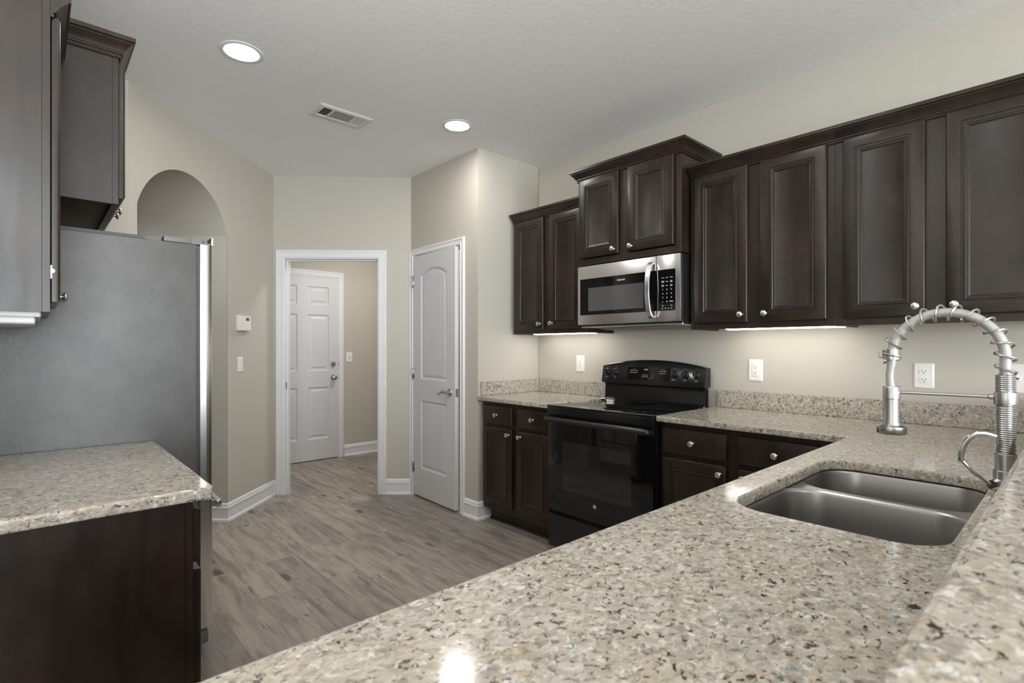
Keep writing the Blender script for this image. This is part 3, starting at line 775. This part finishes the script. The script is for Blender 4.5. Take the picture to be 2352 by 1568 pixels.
m_ = coil(vert(0.240, 0.288), 0.0180, 9.5, 0.0020); m_.build('upper_spring', M_FAUC, fa)
MB().lathe([(0.015, 0.214), (0.0225, 0.214), (0.023, 0.216), (0.023, 0.242), (0.0225, 0.244), (0.015, 0.244)], seg=32).build('collar', M_FAUC, fa)
ZC, RA = 0.331, 0.1175
def neck(s):
    # up from z=0.285, half circle, then down to the clip
    l1 = ZC-0.285; l2 = math.pi*RA; l3 = 0.020; L = l1+l2+l3; d = s*L
    if d < l1: return Vector((0, 0, 0.285+d)), Vector((0, 0, 1))
    if d < l1+l2:
        a = (d-l1)/RA; return Vector((0, RA-RA*math.cos(a), ZC+RA*math.sin(a))), Vector((0, math.sin(a), math.cos(a)))
    e = d-l1-l2; return Vector((0, 2*RA, ZC-e)), Vector((0, 0, -1))
hp = [neck(i/48)[0] for i in range(49)]
hp += [Vector((0, 2*RA+0.002, ZC-0.035)), Vector((0, 2*RA+0.004, ZC-0.055)), Vector((0, 2*RA+0.003, ZC-0.075)), Vector((0, 2*RA, ZC-0.092))]
MB().tube(hp, [0.0118]*49+[0.0105]*4, 16).build('hose', M_HOSE, fa, label='pale ribbed hose')
coil(neck, 0.0205, 13.2, 0.0026).build('open_spring', M_FAUC, fa)
m_ = MB(); m_.lathe([(0.0115, 0.350), (0.0175, 0.350), (0.0175, 0.336), (0.021, 0.335), (0.021, 0.322), (0.0115, 0.322)][::-1], (0, 2*RA-0.001, 0), seg=26); m_.box(-0.006, 0.006, 2*RA+0.018, 2*RA+0.030, 0.326, 0.344, 0.002)
m_.build('spring_clip', M_FAUC, fa)
yh = 2*RA
MB().lathe([(0, 0.246), (0.0195, 0.246), (0.021, 0.243), (0.021, 0.212), (0.019, 0.210), (0.0195, 0.150), (0.0225, 0.138), (0.035, 0.134), (0.0355, 0.131), (0.0355, 0.116), (0.034, 0.113), (0, 0.113)][::-1], (0, yh, 0), seg=36).build('spray_head', M_FAUC, fa)
MB().tube([(0, 0.021, 0.231), (0, yh-0.020, 0.230)], 0.0042, 12).lathe([(0.007, 0), (0.007, 0.010), (0.005, 0.013)], (0, 0.020, 0.231), (0, 1, 0), 14).build('support_arm', M_FAUC, fa)
HP = [(-0.030, 0.013, 0.135), (-0.030, 0.036, 0.140), (-0.030, 0.058, 0.133), (-0.030, 0.075, 0.110), (-0.030, 0.082, 0.080), (-0.030, 0.081, 0.065)]
def smooth(P, n=6):
    P = [Vector(p) for p in P]; out = []
    for i in range(len(P)-1):
        p0, p1, p2, p3 = P[max(i-1, 0)], P[i], P[i+1], P[min(i+2, len(P)-1)]
        for k in range(n):
            t = k/n; out.append(0.5*((2*p1)+(p2-p0)*t+(2*p0-5*p1+4*p2-p3)*t*t+(3*p1-p0-3*p2+p3)*t*t*t))
    return out + [P[-1]]
sp = smooth(HP); m_ = MB(); m_.tube(sp, [0.0065+0.0010*math.sin(math.pi*i/(len(sp)-1)) for i in range(len(sp))], 12)
m_.tube([(-0.030, 0.081, 0.067), (-0.030, 0.058, 0.039), (-0.030, 0.026, 0.014)], 0.0042, 10)
m_.tube([(-0.005, 0.012, 0.020), (-0.032, 0.022, 0.014)], 0.0125, 16)
m_.build('handle', M_CHROME, fa, label='polished looped lever handle')

# ------------------------------------------------------------------ range
rg = thing('range', 'black glass-top electric range between the two granite worktops', 'range', (2.388, 2.280, 0), -90)
RW = 0.760
m_ = MB(); m_.box(0.002, RW-0.002, 0.030, 0.600, 0.035, 0.885, 0.004); m_.box(0.03, RW-0.03, 0.06, 0.58, 0.0, 0.035)
m_.build('body', M_BLACK, rg)
dr = MB().box(0.004, RW-0.004, 0.002, 0.030, 0.036, 0.238, 0.004, 2).build('drawer', M_BLACK, rg)
od = MB().box(0.002, RW-0.002, 0.0, 0.030, 0.262, 0.842, 0.006, 2).build('oven_door', M_BGLASS, rg)
MB().prism(rrect(0.123, 0.622, 0.402, 0.698, 0.012, 4), XZ, -0.0006, 0.004).build('window', M_OVENW, od, label='slightly paler oven window')
m_ = MB()
hpts = smooth([(0.016, 0.0, 0.818), (0.016, -0.030, 0.824), (0.05, -0.044, 0.828), (0.38, -0.046, 0.829), (0.71, -0.044, 0.828), (0.744, -0.030, 0.824), (0.744, 0.0, 0.818)], 8)
m_.tube(hpts, 0.0155, 12, 0.62); m_.build('handle', M_BPLAST, od)
em = MB(); em.lathe([(0, 0), (0.0125, 0), (0.0125, -0.0012), (0, -0.0012)], (0.372, -0.0002, 0.352), (0, 1, 0), 28).build('emblem', M_PRINTD, od, label='small round gray maker emblem')
text_mesh('GE', 0.0125, M_PRINT, od, (0.372, -0.0018, 0.352), FRONT, 'emblem_lettering')
m_ = MB(); m_.box(0.0, RW, -0.004, 0.034, 0.852, 0.905, 0.005, 2); m_.build('front_rail', M_BLACK, rg)
m_ = MB(); m_.box(-0.001, RW+0.001, -0.008, 0.545, 0.9045, 0.9125, 0.0025, 2); ck = m_.build('cooktop', M_BGLASS, rg)
M_RING = simple('burner_ring', (0.03, 0.03, 0.031), 0.12)
for cx, cy, r_ in ((0.20, 0.15, 0.11), (0.57, 0.15, 0.085), (0.20, 0.40, 0.085), (0.57, 0.40, 0.10)):
    MB().lathe([(r_-0.002, 0), (r_, 0), (r_, 0.0002), (r_-0.002, 0.0002), (r_-0.002, 0)], (cx, cy, 0.9126), (0, 0, 1), 48, False).build('burner_ring', M_RING, ck)
for x0 in (0.0, RW-0.035): MB().box(x0, x0+0.035, 0.535, 0.552, 0.9127, 0.9175, 0.001).build('trim_clip', M_CHROME, ck)
# backguard: recessed riser and the bowed control pod leaning back
bgd = MB().prism([(0.548, 0.905), (0.612, 0.905), (0.612, 1.060), (0.585, 1.060), (0.572, 1.030), (0.566, 0.925)], lambda y, z, x: (x, y, z), 0.012, RW-0.012).build('backguard', M_BLACK, rg)
m_ = MB(); n = 22
def ztop(x): return 1.148+0.040*(1-((x-RW/2)/(RW/2))**2)
front_b = [(0.0+RW*i/n) for i in range(n+1)]
bm = m_.bm; Fb, Ft, Fc, Bt, Bb = [], [], [], [], []
for x in front_b:
    e = 0.010 if (x < 0.001 or x > RW-0.001) else 0.0
    zt = ztop(x)-0.012-e*0.3; yt = 0.532+0.024*(zt-1.028)/0.108
    Fb.append(bm.verts.new((x, 0.532+e, 1.028+e*0.6))); Ft.append(bm.verts.new((x, yt+e*0.6, zt))); Fc.append(bm.verts.new((x, yt+0.010, ztop(x)-e*0.3)))
    Bt.append(bm.verts.new((x, 0.616, ztop(x)-e*0.3))); Bb.append(bm.verts.new((x, 0.616, 1.028)))
for i in range(n):
    for A, B in ((Fb, Ft), (Ft, Fc), (Fc, Bt), (Bt, Bb), (Bb, Fb)): bm.faces.new((A[i], A[i+1], B[i+1], B[i]))
bm.faces.new((Fb[0], Ft[0], Fc[0], Bt[0], Bb[0])); bm.faces.new((Fb[-1], Ft[-1], Fc[-1], Bt[-1], Bb[-1]))
cp = m_.build('control_panel', M_BLACK, rg, ang=30)
tilt = math.atan2(0.024, 0.108)
def on_pod(x, z, d=0.0):          # point on the leaning front, d = distance in front of it
    k = (z-1.028)/0.108
    return (x, 0.532+0.024*k-d*math.cos(tilt), z+d*math.sin(tilt))
PODR = (R(90)-tilt, 0, 0)
PODN = (0, -math.cos(tilt), math.sin(tilt))
def podface(x, y, h): return on_pod(x, y, h)
MB().prism(rrect(0.212, 0.528, 1.060, 1.142, 0.005, 3), podface, 0.0002, 0.0022).build('display_panel', M_BGLASS, cp)
for i, x in enumerate((0.046, 0.117, 0.556, 0.632, 0.708)):
    p = on_pod(x, 1.104, 0.0)
    m_ = MB(); m_.lathe([(0.0235, 0.0002), (0.0235, 0.004), (0.0185, 0.007), (0.0170, 0.021), (0.0155, 0.023), (0, 0.023)], p, PODN, 28)
    q = on_pod(x, 1.104, 0.023); m_.box(q[0]-0.0032, q[0]+0.0032, q[1]-0.008, q[1]+0.003, q[2]-0.016, q[2]+0.016, 0.001)
    m_.build('control_knob', M_BPLAST, cp)
    text_mesh('OFF', 0.006, M_PRINTD, cp, on_pod(x, 1.1375, 0.0005), PODR)
    text_mesh('HI   LO', 0.0055, M_PRINTD, cp, on_pod(x, 1.0735, 0.0005), PODR)
    text_mesh(('FRONT', 'REAR', 'WARMING', 'REAR', 'FRONT')[i], 0.0055, M_PRINT, cp, on_pod(x, 1.0655 if i != 2 else 1.068, 0.0005), PODR)
for s, x, z, sz in (('1  2  3  4  5', 0.350, 1.0905, 0.0095), ('6  7  8  9  0', 0.350, 1.0785, 0.0095), ('COOK', 0.410, 1.0905, 0.005), ('CLOCK', 0.410, 1.079, 0.005), ('START', 0.392, 1.070, 0.0055),
                    ('BAKE  BROIL  CLEAN', 0.262, 1.118, 0.0062), ('TIMED  WARM  LIGHT', 0.262, 1.104, 0.0062), ('OVEN', 0.262, 1.130, 0.0055),
                    ('HOUR  MIN  TIMER', 0.478, 1.118, 0.0062), ('START  OFF  SET', 0.478, 1.104, 0.0062), ('KITCHEN', 0.478, 1.130, 0.0055)):
    text_mesh(s, sz, M_PRINT if sz > 0.006 else M_PRINTD, cp, on_pod(x, z, 0.0026), PODR)
M_CLOCK = emit('clock_digits', (0.55, 0.62, 0.62), 0.25)
text_mesh('12:00', 0.013, M_CLOCK, cp, on_pod(0.352, 1.125, 0.0026), PODR, 'clock')

# ------------------------------------------------------------------ microwave
MX = 2.658
mw = thing('microwave', 'stainless steel over-the-range microwave with curved bar handle', 'microwave', (MX, 2.264, 1.405), -90)
MWW, MH = 0.744, 0.396
m_ = MB(); m_.box(0.003, MWW-0.003, 0.030, WX-MX-0.003, 0.004, MH-0.002, 0.003); m_.build('case', M_BPLAST, mw, label='black steel case')
DX = 0.590
md = MB().box(0, DX-0.001, 0.0, 0.030, 0.012, MH-0.004, 0.004, 2).build('door', M_STEEL, mw)
MB().prism(rrect(0.022, DX-0.0015, 0.074, 0.308, 0.004, 2), XZ, -0.0012, 0.004).build('door_glass', M_BGLASS, md, label='black glass door pane')
MB().prism(rrect(0.090, 0.505, 0.098, 0.248, 0.003, 2), XZ, -0.0019, 0.003).build('window_screen', M_MWIN, md, label='gray see-through window screen')
text_mesh('FRIGIDAIRE', 0.0125, M_PRINT, md, (0.345, -0.0020, 0.278), FRONT, 'brand_lettering', 0.92, bold=0.0002)
hp = smooth([(0.566, 0.0, 0.352), (0.566, -0.022, 0.346), (0.562, -0.040, 0.300), (0.560, -0.050, 0.195), (0.562, -0.040, 0.090), (0.566, -0.022, 0.044), (0.566, 0.0, 0.038)], 8)
m_ = MB(); bm = m_.bm; rr_ = []
for i, p in enumerate(hp):
    a = hp[max(0, i-1)]; b = hp[min(len(hp)-1, i+1)]; tg = (b-a).normalized(); nr = Vector((0, -tg.z, tg.y))
    if nr.y > 0: nr = -nr
    rr_.append([bm.verts.new(p+Vector((sx*0.0155, 0, 0))+nr*sy) for sx, sy in ((-1, 0), (-0.86, 0.006), (0.86, 0.006), (1, 0), (0.86, -0.005), (-0.86, -0.005))])
for a, b in zip(rr_, rr_[1:]):
    for k in range(6): bm.faces.new((a[k], a[(k+1) % 6], b[(k+1) % 6], b[k]))
bm.faces.new(rr_[0]); bm.faces.new(list(reversed(rr_[-1])))
m_.build('handle', M_STEEL, md, label='bowed stainless bar handle', ang=35)
kp = MB().box(DX+0.001, MWW, 0.0, 0.030, 0.012, MH-0.004, 0.004, 2).build('control_panel', M_STEEL, mw)
MB().prism(rrect(DX+0.0015, 0.713, 0.074, 0.308, 0.006, 3), XZ, -0.0012, 0.004).build('keypad', M_BGLASS, kp, label='black glass keypad')
kx = (0.634, 0.660, 0.688); kz0 = 0.262
rows = [('power', 'timer', 'defrost'), ('baked\npotato', 'reheat', 'melt\nsoften'), ('frozen\nfood', 'pizza', 'keep\nwarm'), ('1', '2', '3'), ('4', '5', '6'), ('7', '8', '9'), ('stop', '0', 'START'), ('light', '', 'vent')]
for r_, row in enumerate(rows):
    for c_, s in enumerate(row):
        if not s: continue
        sz = 0.0115 if len(s) == 1 else (0.0085 if s == 'START' else 0.0062)
        text_mesh(s, sz, M_PRINT if s != 'stop' else M_PRINTD, kp, (kx[c_], -0.0018, kz0-0.0228*r_), FRONT, bold=0.0002)
for k in range(4): MB().lathe([(0, 0), (0.0045, 0), (0.0045, 0.0006), (0, 0.0006)], (0.632+0.019*k, -0.0012, 0.087), (0, -1, 0), 12).build('touch_button', M_PRINTD, kp)
m_ = MB(); m_.box(0.004, MWW-0.004, 0.034, WX-MX-0.01, -0.006, 0.004, 0.002); m_.build('vent_base', M_STEEL, mw)
m_ = MB(); m_.prism([(0.07, -0.001), (0.16, -0.016), (0.60, -0.016), (0.69, -0.001)], lambda x, z, y: (x, y, z-0.005), 0.09, 0.30); m_.build('grease_filter', M_FGREY, mw)

# ------------------------------------------------------------------ refrigerator
fr = thing('refrigerator', 'gray-sided stainless refrigerator rising behind the left worktop', 'refrigerator', (0.488, 2.412, 0), 90)
FW = 0.905
MB().box(0, FW, 0, 0.775, 0.06, 1.683, 0.004, 2).build('cabinet_body', M_FSIDE, fr)
MB().box(0.012, FW-0.012, -0.012, 0.0, 0.14, 1.674).build('door_gasket', M_FDARK, fr)
def fdoor(name, x0, x1, z0, z1):
    # door with a rounded front edge, seen from above
    th = 0.048; y0 = -0.012
    pl = [(x0, y0), (x0, y0-th*0.45)]
    for i in range(7): a = R(15*i); pl.append((x0+0.022-0.022*math.cos(a), y0-th*0.45-th*0.55*math.sin(a)))
    for i in range(7): a = R(90-15*i); pl.append((x1-0.022+0.022*math.cos(a), y0-th*0.45-th*0.55*math.sin(a)))
    pl += [(x1, y0-th*0.45), (x1, y0)]
    return MB().prism(pl, XY, z0, z1).build(name, M_STEEL, fr, ang=40)
d1 = fdoor('door', 0.0, FW/2-0.003, 0.665, 1.685); d2 = fdoor('door', FW/2+0.003, FW, 0.665, 1.685)
for o, x in ((d1, FW/2-0.045), (d2, FW/2+0.045)):
    MB().tube(smooth([(x, -0.060, 0.80), (x, -0.100, 0.82), (x, -0.105, 1.15), (x, -0.100, 1.48), (x, -0.060, 1.50)], 6), 0.012, 12).build('handle', M_STEEL, o)
fz = fdoor('freezer_drawer', 0.0, FW, 0.132, 0.648)
m_ = MB(); m_.box(0.030, FW-0.030, -0.098, -0.078, 0.602, 0.634, 0.003, 2); m_.box(0.050, 0.080, -0.080, -0.058, 0.606, 0.630); m_.box(FW-0.080, FW-0.050, -0.080, -0.058, 0.606, 0.630); m_.build('handle', M_STEEL, fz)
m_ = MB(); m_.box(0.004, 0.060, -0.044, 0.05, 0.066, 0.118, 0.010, 2); m_.build('foot_cover', M_FGREY, fr)
MB().box(0.03, FW-0.03, 0.0, 0.06, 0.03, 0.118).build('base_grille', M_FDARK, fr)
for lx in (0.05, FW-0.05):
    for ly in (0.06, 0.70): MB().lathe([(0, 0), (0.018, 0), (0.018, 0.012), (0.008, 0.014), (0.008, 0.062), (0, 0.062)], (lx, ly, 0), seg=16).build('leveling_foot', M_FDARK, fr)
for s in (0, 1):
    x0 = 0.004 if s == 0 else FW-0.062
    m_ = MB(); m_.box(x0, x0+0.058, 0.018, 0.112, 1.684, 1.706, 0.006, 2)
    m_.prism([(0.018, 1.686), (0.018, 1.704), (-0.004, 1.704), (-0.014, 1.694), (-0.050, 1.694), (-0.050, 1.686)], lambda y, z, x: (x, y, z), x0+0.008, x0+0.044)
    m_.lathe([(0.009, 0), (0.009, 0.014), (0.007, 0.016), (0, 0.016)], (x0+0.026, -0.036, 1.692), (0, 0, 1), 16)
    m_.build('hinge_cover', M_FGREY, fr)
m_ = MB(); m_.box(0.0, FW, -0.060, -0.052, 1.6853, 1.718, 0.003, 2); m_.build('door_top_lip', M_STEEL, fr)
m_ = MB(); m_.prism([(0.165, 1.6835), (0.185, 1.695), (0.70, 1.695), (0.70, 1.6835)], lambda y, z, x: (x, y, z), 0.004, FW-0.004); m_.build('top_cover', M_FDARK, fr)

# ------------------------------------------------------------------ lights
def ucl(label, y0, y1, lit, loc, rz, w):
    t_ = thing('under_cabinet_light', label, 'light', loc, rz, 'strip lights under the wall cabinets' )
    c = MB(); c.box(0, w, 0, 0.072, 0.010, 0.0225, 0.002); c.build('housing', M_LENSOFF, t_)
    L = MB(); L.rings([(rrect(0.004, w-0.004, 0.004, 0.068, 0.006, 3), 0.0098), (rrect(0.006, w-0.006, 0.005, 0.067, 0.006, 3), 0.003), (rrect(0.014, w-0.014, 0.014, 0.058, 0.006, 3), -0.002)], XY, True, True)
    L.build('diffuser', M_UCL if lit else M_LENSOFF, t_)
    return t_
ucl('glowing strip light under the cabinet left of the microwave', 0, 0, True, (2.865, 2.905, 1.3690), -90, 0.600)
ucl('glowing strip light under the cabinet right of the microwave', 0, 0, True, (2.865, 1.372, 1.3690), -90, 0.595)
t_ = thing('under_cabinet_light', 'unlit white fixture under the wall cabinet at the left', 'light', (0.018, 1.990, 1.3700), 90, 'strip lights under the wall cabinets')
m_ = MB(); m_.box(0.0, 0.38, 0.0, 0.26, -0.014, 0.0215, 0.003); m_.build('housing', M_LENSOFF, t_)
m_ = MB(); m_.box(-0.003, 0.372, 0.012, 0.25, -0.034, -0.0143, 0.004); m_.build('diffuser', M_LENSOFF, t_)
t_.location = (0.018, 2.012, 1.3700)

for x, y, lb_ in ((0.770, 2.840, 'lit recessed ceiling light above the refrigerator side'), (2.082, 2.817, 'lit recessed ceiling light near the pantry, beyond the vent')):
    t_ = thing('recessed_light', lb_, 'light', (x, y, HC-0.0005), 0, 'recessed ceiling lights')
    MB().lathe([(0.078, 0.0), (0.078, -0.004), (0.084, -0.006), (0.098, -0.003), (0.100, 0.0)], seg=48).build('trim_ring', M_TRIM, t_)
    MB().lathe([(0, -0.0045), (0.060, -0.0045), (0.079, -0.0035), (0.079, -0.0005), (0, -0.0005)], seg=48).build('diffuser', M_LED, t_)

# ceiling register
t_ = thing('ceiling_vent', 'white rectangular air vent between the two ceiling lights', 'vent', (1.452, 3.198, HC-0.0005))
a_, b_ = 0.172, 0.094
m_ = MB()
m_.rings([([(-a_, -b_), (a_, -b_), (a_, b_), (-a_, b_)], 0.0), ([(-a_, -b_), (a_, -b_), (a_, b_), (-a_, b_)], -0.003), ([(-a_+0.012, -b_+0.012), (a_-0.012, -b_+0.012), (a_-0.012, b_-0.012), (-a_+0.012, b_-0.012)], -0.009),
          ([(-a_+0.034, -b_+0.034), (a_-0.034, -b_+0.034), (a_-0.034, b_-0.034), (-a_+0.034, b_-0.034)], -0.009), ([(-a_+0.036, -b_+0.036), (a_-0.036, -b_+0.036), (a_-0.036, b_-0.036), (-a_+0.036, b_-0.036)], -0.001)], XY, False)
for x in (-0.072, 0.072): m_.box(x-0.006, x+0.006, -b_+0.034, b_-0.034, -0.009, -0.002)
m_.build('frame', M_VENT, t_, ang=20)
MB().box(-a_+0.03, a_-0.03, -b_+0.03, b_-0.03, -0.0012, -0.0004).build('duct_opening', M_VENTD, t_)
def slat(x0, x1, y0, y1, ax):
    m_ = MB(); h = 0.0065
    if ax == 'x': m_.prism([(y1, -0.0015), (y1-0.0012, -0.0015), (y0, -0.0085), (y0+0.0012, -0.0085)], lambda y, z, x: (x, y, z), x0, x1)
    else: m_.prism([(x1, -0.0015), (x1-0.0012, -0.0015), (x0, -0.0085), (x0+0.0012, -0.0085)], lambda x, z, y: (x, y, z), y0, y1)
    return m_.build('slat', M_VENT, t_)
for k in range(8): y = -0.055+0.0142*k; slat(-0.066, 0.066, y, y+0.0065, 'x')
for sgn in (-1, 1):
    for k in range(5):
        x = sgn*(0.086+0.0115*k); slat(x-0.003*(-sgn), x+0.004*(-sgn), -0.058, 0.058, 'y') if sgn > 0 else slat(x-0.004, x+0.003, -0.058, 0.058, 'y')

# ------------------------------------------------------------------ plates on the walls
def plate_thing(name, label, cat, loc, rz, w_, h_, kind, group=None):
    t_ = thing(name, label, cat, loc, rz, group)
    m_ = MB(); m_.rings([(rrect(-w_/2, w_/2, -h_/2, h_/2, 0.004, 3), -0.0003), (rrect(-w_/2, w_/2, -h_/2, h_/2, 0.004, 3), -0.003), (rrect(-w_/2+0.006, w_/2-0.006, -h_/2+0.006, h_/2-0.006, 0.004, 3), -0.0062)], XZ, True, True)
    p = m_.build('cover_plate', M_PLATE, t_, ang=20)
    def slots(cz):
        for sx in (-0.0062, 0.0062): MB().box(sx-0.0009, sx+0.0009, -0.0099, -0.0086, cz-0.001, cz+0.0065).build('socket_slot', M_PLATE_D, t_)
        MB().lathe([(0, 0), (0.0022, 0), (0.0022, 0.0012), (0, 0.0012)], (0, -0.0088, cz-0.0068), (0, -1, 0), 10).build('socket_slot', M_PLATE_D, t_)
    if kind == 'gfci':
        MB().box(-0.0165, 0.0165, -0.0090, -0.0055, -0.0335, 0.0335, 0.001).build('receptacle', M_PLATE, t_)
        slots(0.018); slots(-0.016)
    elif kind == 'duplex':
        for cz in (0.0195, -0.0195):
            MB().prism(rrect(-0.0165, 0.0165, cz-0.0142, cz+0.0142, 0.0125, 5), XZ, -0.0090, -0.0055).build('receptacle', M_PLATE, t_)
            slots(cz)
    elif kind == 'toggle':
        MB().box(-0.0045, 0.0045, -0.016, -0.005, 0.001, 0.010, 0.001).build('toggle', M_PLATE, t_)
        MB().box(-0.0055, 0.0055, -0.0066, -0.0055, -0.0115, 0.0115).build('slot', M_PRINTD, t_)
    elif kind == 'rocker':
        MB().prism([(-0.0085, -0.033), (-0.006, -0.033), (-0.0095, 0.0), (-0.006, 0.033), (-0.0055, 0.033), (-0.0055, -0.033)], lambda y, z, x: (x, y, z), -0.0165, 0.0165).build('rocker', M_PLATE, t_)
    elif kind == 'jack':
        MB().box(-0.011, 0.011, -0.0085, -0.0055, -0.012, 0.012, 0.001).build('jack', M_PLATE, t_)
        MB().prism([(-0.006, 0.004), (0.006, 0.004), (0.006, 0.001), (0.0, -0.006), (-0.006, 0.001)], XZ, -0.0092, -0.0080).build('jack_hole', M_PLATE_D, t_)
    return t_
plate_thing('wall_outlet', 'white outlet on the wall between the corner and the range', 'outlet', (WX, 2.578, 1.147), -90, 0.080, 0.124, 'gfci', 'outlets along the stove wall')
plate_thing('wall_outlet', 'white outlet above the backsplash just right of the range', 'outlet', (WX, 1.277, 1.139), -90, 0.080, 0.124, 'gfci', 'outlets along the stove wall')
plate_thing('wall_outlet', 'white duplex outlet framed by the faucet arch', 'outlet', (WX, 0.508, 1.138), -90, 0.076, 0.116, 'duplex', 'outlets along the stove wall')
plate_thing('phone_jack', 'white phone jack plate behind the faucet spring at the right edge', 'jack plate', (WX, 0.194, 1.138), -90, 0.084, 0.124, 'jack')
pA = AO + dA*1.099
plate_thing('light_switch', 'white rocker switch on the wall under the thermostat', 'switch', (pA.x, pA.y, 1.140), 45, 0.070, 0.114, 'rocker')
plate_thing('light_switch', 'white toggle switch in the back hall beside the six-panel door', 'switch', (2.752, 5.85, 1.155), 0, 0.072, 0.118, 'toggle')
pA = AO + dA*1.124
t_ = thing('thermostat', 'white thermostat on the wall between arch and cased opening', 'thermostat', (pA.x, pA.y, 1.455), 45)
m_ = MB(); m_.box(-0.080, 0.080, -0.028, -0.0004, -0.058, 0.058, 0.005, 2); m_.build('housing', M_PLATE, t_)
MB().box(0.010, 0.052, -0.0292, -0.027, 0.020, 0.042).build('display', M_PLATE_D, t_, label='small dark display window')
MB().box(-0.078, 0.078, -0.0300, -0.027, -0.054, 0.008, 0.001).build('lower_flap', M_PLATE, t_)
